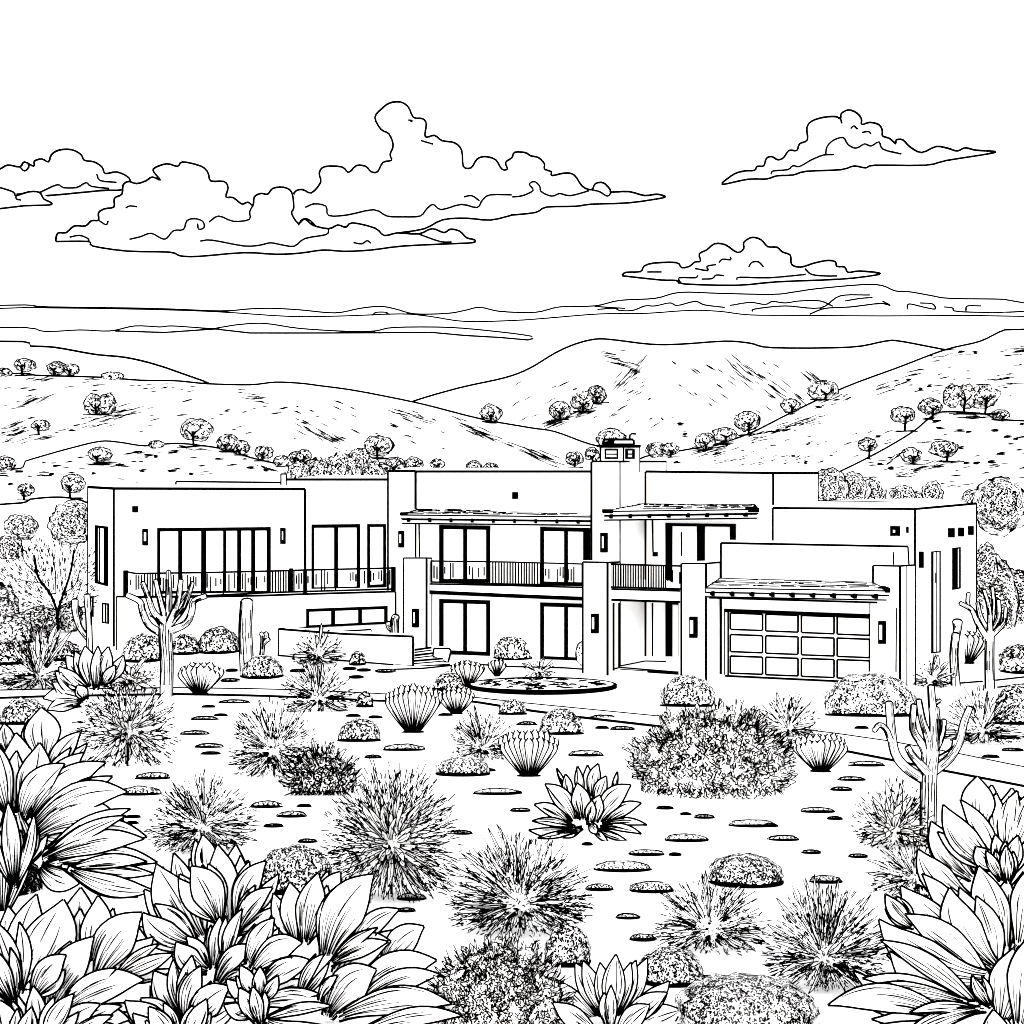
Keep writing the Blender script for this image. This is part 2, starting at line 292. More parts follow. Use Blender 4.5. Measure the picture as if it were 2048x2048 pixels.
cloud('long low cloud in front of the towering one, over the left wing', 1350,
 z1([(210, 628), (218, 597), (250, 595), (280, 570), (322, 570), (345, 550), (372, 548), (372, 520), (395, 505), (430, 498), (432, 465), (460, 450), (465, 415), (485, 402), (515, 410), (550, 400), (575, 385), (607, 398), (580, 365), (585, 350), (630, 335), (670, 345), (690, 328), (760, 345), (785, 370), (795, 400), (845, 402), (860, 425), (852, 460), (880, 463), (912, 487), (935, 480), (955, 492), (960, 460), (985, 447), (1010, 450), (1030, 428), (1070, 424), (1100, 442), (1108, 500), (1100, 522), (1125, 560), (1150, 543), (1180, 567), (1240, 580), (1275, 566), (1305, 575), (1330, 558), (1415, 578), (1450, 606), (1500, 596), (1580, 600), (1630, 580), (1675, 595), (1700, 582), (1735, 590), (1760, 614), (1790, 622), (1785, 632), (1710, 636), (1520, 645), (1400, 660), (1300, 665), (1220, 660), (1130, 672), (1040, 676), (920, 670), (750, 684), (680, 682), (640, 668), (480, 664), (350, 645), (333, 628)]),
 [z1([(262, 612), (300, 605), (333, 618), (333, 632)]), z1([(488, 620), (530, 610), (570, 597), (610, 617), (630, 615), (655, 587), (692, 583), (705, 550), (735, 542), (765, 552), (770, 575), (750, 582), (745, 560)]), z1([(788, 555), (825, 532), (880, 552), (940, 545), (942, 515), (955, 492)]), z1([(755, 627), (800, 623), (920, 645), (980, 642), (1020, 633), (1060, 640), (1110, 646), (1150, 617), (1230, 602), (1240, 583)]),
  z1([(474, 502), (490, 494), (518, 497)]), z1([(372, 548), (400, 565), (408, 550)]), z1([(1333, 632), (1365, 637), (1385, 625), (1400, 635)]), z1([(1580, 600), (1660, 628), (1705, 630)]), z1([(1125, 568), (1140, 545), (1165, 545), (1190, 568)])])
cloud('leftmost cloud, cut off by the left edge of the view', 1650,
 z1([(-60, 380), (0, 355), (30, 340), (75, 347), (92, 328), (128, 345), (130, 325), (158, 317), (183, 328), (195, 300), (225, 283), (270, 282), (305, 300), (318, 322), (355, 328), (385, 348), (397, 372), (440, 366), (478, 382), (490, 402), (462, 432), (380, 436), (170, 455), (150, 443), (70, 449), (-60, 445)]),
 [z1([(75, 347), (92, 362), (108, 348), (105, 332)]), z1([(365, 373), (378, 398), (440, 405)]), z1([(150, 443), (215, 414), (240, 425), (290, 424), (325, 406), (345, 420), (412, 428)])])
cloud('small flat cloud fragment at the left edge under the leftmost cloud', 1600,
 z1([(-60, 412), (0, 425), (50, 442), (60, 455), (110, 441), (148, 443), (165, 468), (193, 482), (185, 490), (90, 493), (-60, 502)]), [z1([(60, 455), (62, 468), (80, 472)])])
cloud('slanted wedge cloud at the upper right, long tails both sides', 1500,
 z2([(795, 405), (840, 373), (880, 362), (915, 360), (925, 345), (950, 343), (960, 315), (980, 308), (1003, 320), (1025, 312), (1045, 285), (1075, 285), (1085, 260), (1115, 245), (1113, 200), (1130, 175), (1175, 160), (1220, 157), (1240, 165), (1243, 145), (1270, 132), (1300, 143), (1318, 165), (1320, 187), (1350, 179), (1385, 188), (1397, 210), (1398, 230), (1425, 240), (1448, 260), (1450, 245), (1475, 245), (1500, 270), (1545, 293), (1600, 270), (1645, 277), (1680, 287), (1710, 275), (1750, 284), (1815, 288), (1810, 295), (1640, 322), (1560, 340), (1370, 340), (1335, 350), (1290, 343), (1240, 357), (1110, 363), (1060, 377), (1000, 380), (960, 392), (890, 393), (800, 412)]),
 [z2([(978, 375), (985, 362), (1040, 357), (1060, 342), (1085, 345), (1130, 320), (1175, 302), (1215, 300)]), z2([(1183, 300), (1190, 268), (1215, 245), (1250, 236), (1268, 262), (1298, 276), (1330, 260), (1355, 268), (1385, 252), (1400, 280), (1470, 298)]), z2([(1278, 202), (1290, 192), (1305, 205)]), z2([(1320, 217), (1345, 213), (1355, 223)]), z2([(1240, 165), (1245, 183)])])
cloud('small flat-bottomed cloud low over the right hills', 1400,
 z2([(415, 757), (430, 745), (485, 742), (498, 722), (535, 710), (620, 708), (640, 727), (670, 722), (690, 706), (712, 702), (707, 675), (735, 660), (765, 637), (805, 641), (850, 670), (875, 655), (875, 632), (905, 613), (940, 622), (965, 648), (1000, 650), (1020, 668), (1050, 680), (1055, 715), (1090, 725), (1140, 710), (1190, 700), (1220, 705), (1225, 722), (1255, 725), (1268, 745), (1310, 740), (1385, 747), (1370, 755), (1240, 770), (1000, 780), (850, 793), (650, 788), (620, 775), (560, 773), (440, 760)]),
 [z2([(510, 743), (565, 743)]), z2([(640, 788), (630, 765), (690, 765), (702, 755)]), z2([(690, 730), (740, 738), (735, 722), (770, 715)]), z2([(780, 708), (795, 695), (825, 697), (823, 685)]), z2([(893, 725), (905, 707), (930, 705), (950, 725)]), z2([(848, 773), (860, 763), (970, 765), (1110, 752)]), z2([(1105, 730), (1130, 752), (1180, 758), (1228, 758)]), z2([(715, 770), (755, 768), (770, 755), (800, 757)])], th=32)

# ------------------------------------------------------------------ the house
HB = empty('desert_house', (0, 40, 0), 'long flat-roofed white adobe house of stacked boxes with balconies, pergolas and a garage', 'house')
def block(name, chain, thick, w=4, top=True, verts=None, bz=-.3, backtop=None, parent=HB, topw=None, zb=None):
    """chain: (px, distance, row of the top edge) left to right along the front"""
    mb = MB(); t = [U(px, py, d) for px, d, py in chain]; t += [t[-1] + Vector((0, thick, 0)), t[0] + Vector((0, thick, 0))]
    b = [Vector((p.x, p.y, bz if zb is None else zb)) for p in t]; n = len(t)
    mb.add(t + b, [tuple(range(n)), tuple(range(2 * n - 1, n - 1, -1))] + [(n + i, n + (i + 1) % n, (i + 1) % n, i) for i in range(n)])
    m = len(chain)
    for i in range(m):
        ww = (verts[i] if verts else w)
        if ww: mb.tube([b[i], t[i]], ww)
    if top:
        for i in range(m - 1):
            mb.tube([t[i], t[i + 1]], topw or w, cap=True)
    if backtop: mb.tube([U(x, y, d) for x, y, d in backtop], 3)
    return mb.build(name, [STUCCO, INK], parent)
class Plane:
    """vertical wall plane through two (px, distance) points: turns a photo position on that wall into a point"""
    def __init__(s, x0, d0, x1, d1, out=0):
        s.a = Vector(((x0 - 1024) * d0 / F, d0, 0)); e = Vector(((x1 - 1024) * d1 / F, d1, 0)) - s.a
        s.u = e.normalized(); s.n = Vector((s.u.y, -s.u.x, 0)); s.n = s.n if s.n.y < 0 else -s.n
    def p(s, px, py, out=0):
        r = Vector(((px - 1024) / F, 1, (HY - py) / F)); o = s.a + s.n * out
        t = (o.x * s.n.x + o.y * s.n.y) / (r.x * s.n.x + r.y * s.n.y)
        return Vector((r.x * t, t, HC + r.z * t))
    def quad(s, x0, x1, yl0, yl1, yr0, yr1, out=0): return [s.p(x0, yl1, out), s.p(x1, yr1, out), s.p(x1, yr0, out), s.p(x0, yl0, out)]
def bar(mb, P, x0, x1, yl0, yl1, yr0=None, yr1=None, out=.06, depth=.1, m=1):
    yr0 = yl0 if yr0 is None else yr0; yr1 = yl1 if yr1 is None else yr1
    mb.hexa(P.quad(x0, x1, yl0, yl1, yr0, yr1, out), -P.n * depth, m)
def window(P, x0, x1, yl0, yl1, yr0, yr1, ft, fb, jl, jr, mull=(), name='window', label=None, out=.06):
    """thick black frame standing proud of the wall, white pane set in it"""
    mb = MB(); h = lambda x, a, b: a + (b - a) * (x - x0) / (x1 - x0)
    bar(mb, P, x0, x1, yl0, yl0 + ft, yr0, yr0 + ft, out=out)
    if fb: bar(mb, P, x0, x1, yl1 - fb, yl1, yr1 - fb, yr1, out=out)
    for a, b in [(x0, x0 + jl), (x1 - jr, x1)] + list(mull):
        if b > a: bar(mb, P, a, b, h(a, yl0, yr0) + ft - .2, h(a, yl1, yr1) - fb + .2, h(b, yl0, yr0) + ft - .2, h(b, yl1, yr1) - fb + .2, out=out - .002)
    w = mb.build(name, [INK, INK], HB)
    if label: w['label'] = label
    xs = sorted([x0 + jl] + [v for a in mull for v in a] + [x1 - jr])
    for a, b in zip(xs[::2], xs[1::2]):
        g = MB(); bar(g, P, a, b, h(a, yl0, yr0) + ft, h(a, yl1, yr1) - fb, h(b, yl0, yr0) + ft, h(b, yl1, yr1) - fb, out=out * .35, depth=.03, m=0)
        g.build('pane', [GLASS, INK], w)
    return w
def light(P, x0, x1, y0, y1, sx0, sx1, par=None):
    mb = MB(); bar(mb, P, x0, x1, y0, y1, out=.14, depth=.14); o = mb.build('wall_light', [INK, INK], HB)
    g = MB(); bar(g, P, sx0, sx1, y0 + 7, y1 - 9, out=.15, depth=.02, m=0); g.build('lamp_glass', [GLASS, INK], o)
def spot(P, x0, x1, y0, y1, hole=None):
    mb = MB(); bar(mb, P, x0, x1, y0, y1, out=.04, depth=.06)
    if hole: bar(mb, P, *hole, out=.05, depth=.02, m=0)
    mb.build('vent', [GLASS, INK], HB)
# walls
block('wall', [(176, 44.5, 974), (228, 42.0, 977), (610, 42.0, 978)], 8, verts=[3, 4, 4], topw=4.4)
block('wall', [(352, 47, 963), (562, 47, 965)], 2, verts=[3, 0], topw=3)
block('wall', [(562, 46, 948), (573, 46, 948)], .6, w=2.6)
block('wall', [(574, 42.6, 959), (777, 42.6, 959)], 7, verts=[0, 0], topw=4)
block('wall', [(776, 41.6, 942), (831, 41.6, 942)], 9, verts=[3.4, 0], topw=4.2)
block('wall', [(831, 40.0, 943), (1186, 38.95, 943)], 8, verts=[0, 0], topw=4)
block('balcony', [(233, 41.2, 1193), (385, 41.2, 1194), (530, 41.2, 1191), (615, 41.2, 1188), (791, 41.2, 1183)], 1.6, verts=[2.4, 0, 0, 0, 3], topw=3.4)
block('wall', [(1183, 38.6, 923), (1240, 38.4, 923), (1332, 42.0, 923)], 4, verts=[4, 2.2, 2], topw=3.4)
block('wall', [(1291, 39.8, 943), (1546, 39.8, 946), (1636, 42.2, 946)], 4, verts=[3.4, 4, 2.4], topw=4)
block('wall', [(1546, 38.0, 1016), (1830, 35.15, 1018), (1952, 39.5, 1007)], 4.4, verts=[3.6, 3.4, 3.4], topw=3.8, backtop=[(1636, 1002, 42), (1750, 1004, 41), (1900, 1007, 40.5), (1952, 1007, 39.6)])
block('wall', [(1442, 36.6, 1086), (1816, 35.0, 1093)], 1.4, verts=[3.6, 0], topw=3.6)
block('column', [(807, 39.3, 1116), (853, 39.1, 1116), (863, 39.7, 1116)], .3, verts=[3, 3.6, 2.4], topw=2.6)
block('column', [(1166, 37.0, 1124), (1215, 36.6, 1125), (1240, 38.0, 1124)], .6, verts=[3.6, 3.8, 2.6], topw=3)
block('column', [(1363, 35.9, 1127), (1412, 35.6, 1127), (1447, 37.0, 1124)], .6, verts=[3.8, 3.6, 3.2], topw=3)
block('column', [(1746, 34.8, 1131), (1800, 34.5, 1132), (1813, 34.9, 1131), (1829, 35.05, 1130)], .25, verts=[0, 3.8, 2.4, 0], topw=3)
PL = Plane(228, 42.0, 610, 42.0); PLS = Plane(176, 44.5, 228, 42.0); PB = Plane(233, 41.2, 791, 41.2); P2 = Plane(574, 42.6, 777, 42.6); PT = Plane(776, 41.6, 831, 41.6)
PM = Plane(831, 40.0, 1186, 38.95); PTW = Plane(1183, 38.6, 1240, 38.4); P7 = Plane(1291, 39.8, 1546, 39.8); PW = Plane(1546, 38.0, 1830, 35.15); PWS = Plane(1830, 35.15, 1952, 39.5); PG = Plane(1442, 36.6, 1816, 35.0)
PC1 = Plane(807, 39.3, 853, 39.1); PC2 = Plane(1166, 37.0, 1215, 36.6); PC3 = Plane(1363, 35.9, 1412, 35.6); PC4 = Plane(1746, 34.8, 1800, 34.5)
# windows
window(PLS, 189, 215, 1050, 1166, 1053, 1173, 5, 5, 6, 8, [(197.5, 199.5)], label='tall narrow window on the left side wall', out=.035)
mbx = window(PL, 314, 541, 1056, 1187, 1054, 1187, 7, 5, 6, 8, [(356, 364), (402, 412), (446, 452), (474, 482), (502, 510)], label='long six-pane window wall over the left balcony')
window(P2, 623, 720, 1049, 1179, 1048, 1177, 7, 4, 5, 7, [(668, 676)])
window(P2, 734, 772, 1048, 1176, 1048, 1174, 6, 6, 6, 6)
window(PM, 878, 980, 1050, 1165, 1052, 1165, 8, 7, 9, 8, [(926, 934)])
window(PM, 1080, 1180, 1054, 1169, 1056, 1171, 8, 6, 8, 6, [(1128, 1136), (1166, 1174)])
window(PM, 878, 980, 1198, 1308, 1201, 1312, 8, 8, 9, 8, [(926, 934)])
window(PM, 1080, 1180, 1205, 1318, 1208, 1322, 8, 6, 8, 6, [(1128, 1136)])
window(PB, 612, 775, 1218, 1256, 1212, 1248, 6, 5, 6, 7, [(662, 670), (716, 724)], label='low three-pane strip window under the left balcony')
window(P7, 1331, 1472, 1046, 1186, 1048, 1186, 6, 6, 14, 12, [(1394, 1410)], name='door', label='glazed balcony door with wide black jambs')
window(P7, 1331, 1400, 1204, 1326, 1206, 1328, 5, 8, 14, 6, [(1357, 1361)], name='door', label='front door in the recessed entry')
window(PWS, 1906, 1922, 1096, 1180, 1094, 1177, 3, 3, 2.5, 3, [(1909.5, 1916)], out=.035)
w = window(PWS, 1864, 1882, 1103, 1307, 1101, 1305, 2.4, 2.6, 3.4, 2.2, [(1873.6, 1874.6)], name='window', label='very tall slit window on the right side wall', out=.035)
window(PLS, 203, 217, 1205, 1246, 1207, 1248, 3, 3, 3, 3, [(209, 212)], out=.035)
window(PLS, 178.5, 186, 1193, 1232, 1195, 1234, 2.6, 2.6, 3, 2.4, out=.035)
spot(PL, 264, 276, 1012, 1025); spot(PM, 1024, 1036, 984, 998); spot(PW, 1780, 1800, 1052, 1072, (1786, 1790, 1060, 1065)); spot(PW, 1812, 1817, 1053, 1066)
spot(PWS, 1898, 1910, 1056, 1075); spot(PWS, 1918, 1929, 1055, 1073); spot(PWS, 1938, 1948, 1052, 1070); spot(P7, 1305, 1316, 1104, 1113)
light(PL, 284, 294, 1058, 1091, 288, 292); light(PL, 560, 570, 1056, 1088, 564, 566); light(PT, 796, 808, 1062, 1095, 799, 802); light(PTW, 1200, 1215, 1066, 1105, 1204, 1207)
light(PC1, 823, 836, 1218, 1255, 827, 829.5); light(PC2, 1181, 1195, 1228, 1267, 1184, 1188); light(PC3, 1378, 1394, 1234, 1276, 1380, 1386); light(PC4, 1756, 1772, 1243, 1288, 1759, 1764); spot(PWS, 1840, 1848, 1103, 1136)
# wall detail lines that are real reveals and pilasters
def stick(P, x0, y0, x1, y1, w, out=.03):
    mb = MB(); mb.tube([P.p(x0, y0, out), P.p(x1, y1, out)], w, cap=True); mb.build('trim', [STUCCO, INK], HB)
stick(PM, 831, 944, 831, 1018, 4); stick(PM, 831, 1045, 831, 1114, 3); stick(PM, 838, 1042, 839, 1114, 2.4)
stick(P7, 1305, 1036, 1306, 1104, 2.6); stick(P7, 1305, 1206, 1305, 1325, 2.4); stick(P7, 1363, 1064, 1363, 1112, 2.2, .07)
PCS = Plane(1215, 36.6, 1240, 38.0); stick(PCS, 1227, 1206, 1227, 1342, 3.4); stick(PCS, 1238, 1206, 1238, 1338, 3); stick(PC4, 1746, 1131, 1746, 1166, 3.4); stick(PG, 1787, 1104, 1787, 1130, 2.2); stick(PG, 1816, 1093, 1818, 1130, 2.4)
stick(PC4, 1793, 1216, 1792, 1345, 2); stick(PWS, 1871, 1145, 1871, 1166, 1.5)
# balcony slabs
def slab(chain, yb, thick, wt, wb, name='balcony'):
    mb = MB(); t = [U(px, py, d) for px, d, py in chain]; b = [Vector((U(px, y2, d))) for (px, d, py), y2 in zip(chain, yb)]
    n = len(t); bk = Vector((0, thick, 0)); V = t + b + [p + bk for p in t] + [p + bk for p in b]
    fs = [(n + i, n + i + 1, i + 1, i) for i in range(n - 1)] + [(i, i + 1, 2 * n + i + 1, 2 * n + i) for i in range(n - 1)] + [(3 * n + i, 3 * n + i + 1, n + i + 1, n + i) for i in range(n - 1)]
    mb.add(V, fs); mb.tube(t, wt); mb.tube(b, wb)
    return mb.build(name, [STUCCO, INK], HB)
slab([(860, 39.45, 1168), (1015, 38.9, 1171), (1167, 38.35, 1175)], [1184, 1191, 1197], 1.4, 2.8, 6.5)
slab([(1213, 37.1, 1178), (1364, 36.2, 1182)], [1199, 1204], 3, 3, 4)
slab([(1412, 35.9, 1185), (1580, 35.0, 1192), (1755, 34.4, 1195)], [1195, 1200, 1205], 1.2, 3, 3.4, 'lintel')
# entry recess jambs
block('column', [(1222, 37.8, 1199), (1227, 37.6, 1199)], .3, verts=[0, 3.6], top=False); block('column', [(1227.5, 38.6, 1199), (1238, 38.6, 1199)], .3, verts=[0, 3], top=False)
mb = MB(); mb.tube([G(1240, 1336) + Vector((0, 0, .06)), G(1290, 1326) + Vector((0, 0, .06)), G(1332, 1327) + Vector((0, 0, .06))], 3); mb.tube([G(1217, 1345) + Vector((0, 0, .06)), G(1240, 1339) + Vector((0, 0, .06)), G(1362, 1349) + Vector((0, 0, .06))], 3.4)
mb.box(2.9, 6.2, 37.0, 39.7, 0.02, .05); mb.build('entry_floor', [STUCCO, INK], HB)
# railings
def rail(name, pts, drop, sp, wt=2.4, gaps=()):
    """pts: (px, distance, top row); drop: height in rows at each point"""
    mb = MB(); tp = [U(px, py, d) for px, d, py in pts]; bt = [U(px, py + h, d) for (px, d, py), h in zip(pts, drop)]
    mb.tube(tp, wt, m=1); mb.tube(bt, wt)
    x = pts[0][0]
    while x < pts[-1][0]:
        for i in range(len(pts) - 1):
            if pts[i][0] <= x <= pts[i + 1][0]:
                t = (x - pts[i][0]) / (pts[i + 1][0] - pts[i][0]); a = tp[i].lerp(tp[i + 1], t); b = bt[i].lerp(bt[i + 1], t)
                g = any(g0 < x < g1 for g0, g1 in gaps)
                if not g or R.random() < .72:
                    u0, u1 = (R.uniform(.05, .3), R.uniform(.5, .9)) if g else (0, 1)
                    mb.tube([a.lerp(b, u0), a.lerp(b, u1)], 2.3, n=4)
        x += sp * R.uniform(.85, 1.15)
    return mb.build(name, [WOOD, INK], HB)
rail('railing', [(250, 41.0, 1143), (272, 41.0, 1147), (420, 41.0, 1145), (545, 41.0, 1142), (610, 41.0, 1140), (788, 41.0, 1136)], [48, 48, 46, 43, 43, 42], 5.6, 3, [(254, 285), (320, 400), (412, 445), (452, 540), (590, 640), (655, 668), (676, 782)])
rail('railing', [(862, 39.4, 1122), (1015, 38.85, 1124), (1167, 38.3, 1128)], [42, 44, 43], 5.6, 2.6, [(862, 880), (888, 926), (934, 972), (1088, 1128), (1136, 1160)])
rail('railing', [(1216, 37.0, 1128), (1290, 36.6, 1130), (1363, 36.1, 1132)], [46, 46, 46], 5.0, 3, [(1335, 1360)])
mb = MB()
for P, x0, x1, y0, y1 in ((PB, 246, 254, 1141, 1193), (PB, 578, 585, 1137, 1184), (PB, 606, 613, 1140, 1188), (PB, 782, 791, 1134, 1182)): 
    q = MB(); bar(q, P, x0, x1, y0, y1, out=.1, depth=.12); q.build('rail_post', [INK, INK], HB)
# steps-free pergolas of sticks
def pergola(label, fr, bk, d0, d1, endL, endR, nr):
    """fr: front edge (x0,y0,x1,y1); bk: back edge; d: distances"""
    root = MB(); A = U(fr[0], fr[1], d0); B = U(fr[2], fr[3], d0 if len(fr) < 5 else fr[4]); Cc = U(bk[0], bk[1], d1); D = U(bk[2], bk[3], d1 if len(bk) < 5 else bk[4])
    h = Vector((0, 0, .13))
    root.add([A, B, D, Cc, A - h, B - h, D - h, Cc - h], [(0, 1, 2, 3), (4, 7, 6, 5), (0, 4, 5, 1), (1, 5, 6, 2), (2, 6, 7, 3), (3, 7, 4, 0)])
    for p, q in ((A, B), (Cc, D), (A, Cc), (B, D), (A - h, B - h)): root.tube([p, q], 2.4)
    o = root.build('pergola', [WOOD, INK], HB); o['label'] = label
    s = MB(); N = 7
    for i in range(1, N):
        t = i / N; a = A.lerp(Cc, t); b = B.lerp(D, t); x = 0
        while x < 1:
            e = min(1, x + R.uniform(.03, .16)); s.tube([a.lerp(b, x) + Vector((0, 0, R.uniform(.02, .05))), a.lerp(b, e) + Vector((0, 0, R.uniform(.02, .05)))], R.choice((1.3, 1.6, 2.1)), n=3); x = e + R.uniform(0, .03)
    s.build('slat', [WOOD, INK], o)
    bm_ = MB(); a, b = A - h * 1.3 + Vector((0, .25, 0)), B - h * 1.3 + Vector((0, .25, 0))
    bm_.hexa([a - Vector((0, 0, .14)), b - Vector((0, 0, .14)), b, a], Vector((0, .15, 0)), 0); bm_.tube([a - Vector((0, 0, .14)), b - Vector((0, 0, .14))], 2.6); bm_.tube([a, b], 2.6)
    bm_.build('beam', [WOOD, INK], o)
    for i in range(nr):
        t = (i + .35) / nr; p = A.lerp(B, t); q = MB()
        w_, hh = .05, .07
        q.box(p.x - w_, p.x + w_, p.y - .08, p.y + 1.2, p.z - .1 - hh * 2, p.z - .09, 1); q.build('rafter', [WOOD, INK], o)
    for e, P0 in ((endL, A), (endR, B)):
        if e:
            q = MB(); q.hexa([P0 + Vector((e[0], -.04, -e[1])), P0 + Vector((e[2], -.04, -e[1])), P0 + Vector((e[2], -.04, e[3])), P0 + Vector((e[0], -.04, e[3]))], Vector((0, .5, 0)), 1); q.build('end_board', [WOOD, INK], o)
pergola('stick pergola over the central balcony windows', (802, 1030, 1184, 1034), (835, 1019, 1186, 1021), 38.7, 39.9, (-.05, .02, .22, .08), None, 9)
pergola('stick pergola over the balcony door beside the chimney', (1209, 1023, 1517, 1019), (1285, 1008, 1510, 1010), 37.4, 39.6, (-.05, .06, .3, .06), (-.36, .09, .02, .06), 8)
pergola('stick pergola over the garage door', (1412, 1176, 1779, 1182, 33.6), (1440, 1157, 1745, 1165, 34.9), 35.0, 36.4, None, (-.13, .05, .02, .1), 9)
# chimney
ch = block('chimney', [(1201, 38.9, 893), (1247, 38.7, 893), (1279, 39.6, 893)], .5, verts=[3.4, 2.4, 2.6], topw=4, zb=6.7)
PCH = Plane(1201, 38.9, 1247, 38.7); PCH2 = Plane(1247, 38.7, 1279, 39.6)
for P, x0, x1 in ((PCH, 1209, 1236), (PCH2, 1253, 1270)):
    q = MB(); bar(q, P, x0, x1, 898, 901); bar(q, P, x0, x0 + 3, 901, 915); bar(q, P, x1 - 3, x1, 901, 915); bar(q, P, x0, x1, 914, 918); bar(q, P, x0 + 4, x1 - 3, 907, 909.5)
    q.build('chimney_vent', [INK, INK], ch)
q = MB(); q.hexa([U(1200, 894, 38.5), U(1282, 894, 38.5), U(1282, 889, 38.5), U(1200, 889, 38.5)], Vector((0, 1.4, 0)), 1); q.build('chimney_cap', [STUCCO, INK], ch)
q = MB(); qq = [U(1205, 889, 38.5), U(1268, 889, 38.5), U(1267, 879, 38.5), U(1208, 879, 38.5)]; q.hexa(qq, Vector((0, .9, 0)), 0); q.loop(qq, 4); q.hexa([p + Vector((0, -.03, 0)) for p in (U(1204, 889, 38.5), U(1228, 889, 38.5), U(1230, 879, 38.5), U(1204, 884, 38.5))], Vector((0, .05, 0)), 1); q.build('chimney_hood', [STUCCO, INK], ch)
q = MB(); q.tube([U(1259, 879, 38.7), U(1260, 870, 38.7), U(1264, 867, 38.7), U(1272, 868, 38.7)], 3.4, cap=True); q.build('flue_pipe', [INK, INK], ch)
# garage door
PG2 = Plane(1442, 36.55, 1816, 34.95)
q = MB()
def ly(x, a, b): return a + (b - a) * (x - 1448) / (1740 - 1448)
q.hexa(PG.quad(1452, 1741, 1224, 1353, 1234, 1368, .03), -PG.n * .05, 0)
gd_ = q.build('garage_door', [STUCCO, INK], HB); gd_['label'] = 'wide sectional garage door with twelve white panels'
q = MB(); bar(q, PG, 1448, 1741, 1218, 1224, 1229, 1237, out=.10, depth=.12); bar(q, PG, 1448, 1450, 1224, 1353, 1224, 1353, out=.08, depth=.05); bar(q, PG, 1454.5, 1458, 1224, 1353, 1224, 1353, out=.08, depth=.05); bar(q, PG, 1739, 1742.5, 1206, 1359, 1206, 1359, out=.09, depth=.06)
bar(q, PG, 1448, 1700, 1352, 1354.6, 1364, 1367, out=.08, depth=.05); q.build('frame', [STUCCO, INK], gd_)
for c0, c1, s in ((1461, 1525, 0), (1531.5, 1596, 1), (1603, 1668, 2), (1674.5, 1739, 3)):
    for y0, y1 in ((1226, 1258.5), (1269, 1303), (1312, 1346)):
        q = MB(); k = s * 2.4; k2 = k + 2.4; qd = PG.quad(c0, c1, y0 + k, y1 + k + s * .8, y0 + k2, y1 + k2 + s * .8, .05); q.hexa(qd, -PG.n * .03, 0); q.loop(qd, 3.2); q.build('panel', [GLASS, INK], gd_)

# ------------------------------------------------------------------ walls, steps and paving around the house
q = MB(); qd = [U(557, 1258, 40.0), U(690, 1268, 39.0), U(826, 1273, 38.0)]; bb = [Vector((p.x, p.y, -.2)) for p in qd]
bk = Vector((0, .6, 0)); q.add(qd + bb + [p + bk for p in qd], [(3, 4, 1, 0), (4, 5, 2, 1), (0, 1, 7, 6), (1, 2, 8, 7)]); q.add([qd[2], qd[2] + bk, bb[2] + bk, bb[2]], [(0, 1, 2, 3)]); q.tube(qd, 3.6); q.tube([bb[0], qd[0]], 3); q.tube([bb[2], qd[2]], 3.6); q.tube([Vector((p.x, p.y, .03)) for p in bb], 3.2)
q.tube([U(557, 1258, 40.02), U(620, 1254, 41.0), U(690, 1250, 41.1)], 2.8)
tag(q.build('retaining_wall', [STUCCO, INK]), 'low sloping white retaining wall left of the steps', 'wall')
q = MB(); qd = [U(664, 1264, 39.6), U(742, 1259, 39.9), U(745, 1266, 39.6), U(806, 1270, 39.3)]
q.add(qd + [p + Vector((0, .9, 0)) for p in qd] + [Vector((p.x, p.y, 0)) for p in qd], [(i, i + 1, i + 5, i + 4) for i in range(3)] + [(8 + i, 9 + i, i + 1, i) for i in range(3)]); q.tube(qd, 2.6)
tag(q.build('planter_wall', [STUCCO, INK]), 'low planter kerb behind the sloping retaining wall', 'wall')
st = empty('garden_steps', G(860, 1330), 'flight of stone steps between the retaining wall and a pale boulder', 'steps')
for i, (y, xr) in enumerate(((1286, 853), (1297, 863), (1308, 868), (1319, 886), (1331, 900))):
    q = MB(); d = 39.2 - i * .32; a = U(827, y + 3, d); b = U(xr, y - 2, d + .2); dn = Vector((0, 0, -.2)); q.hexa([a + dn, b + dn, b, a], Vector((0, .45, 0)), 0); q.tube([a, b], 3.2); q.tube([a + dn * .45, b + dn * .45], 2.2); q.build('step', [STONE, INK], st)
# round cobbled bed
cb = MB(); c0 = G(1084, 1374); rx, ry = 150 * c0.y / F, 1.15
ring = [Vector((c0.x + rx * math.cos(a), c0.y + ry * math.sin(a), .09)) for a in [2 * math.pi * i / 72 for i in range(72)]]; inn = [Vector((c0.x + rx * .95 * math.cos(a), c0.y + ry * .72 * math.sin(a), .10)) for a in [2 * math.pi * i / 72 for i in range(72)]]
low = [Vector((p.x, p.y, -.05)) for p in ring]
cb.add(ring + inn + low, [(i, (i + 1) % 72, 72 + (i + 1) % 72, 72 + i) for i in range(72)] + [(144 + i, 144 + (i + 1) % 72, (i + 1) % 72, i) for i in range(72)], 1)
cb.add(inn, [tuple(range(72))], 0)
for _ in range(95):
    a = R.uniform(0, 6.28); r = math.sqrt(R.random()) * .9; p = Vector((c0.x + rx * .93 * r * math.cos(a), c0.y + ry * .78 * r * math.sin(a), .115)); L = R.uniform(.05, .18); an = R.uniform(-.6, .6)
    e = Vector((math.cos(an) * L, math.sin(an) * L * 1.5, 0)); cb.tube([p - e, p - e * .2 + Vector((0, .05, 0)), p + e], R.uniform(1.6, 3), n=4)
tag(cb.build('paving_circle', [STONE, INK]), 'round bed of cobbles with a thick dark rim in front of the central column', 'paving')
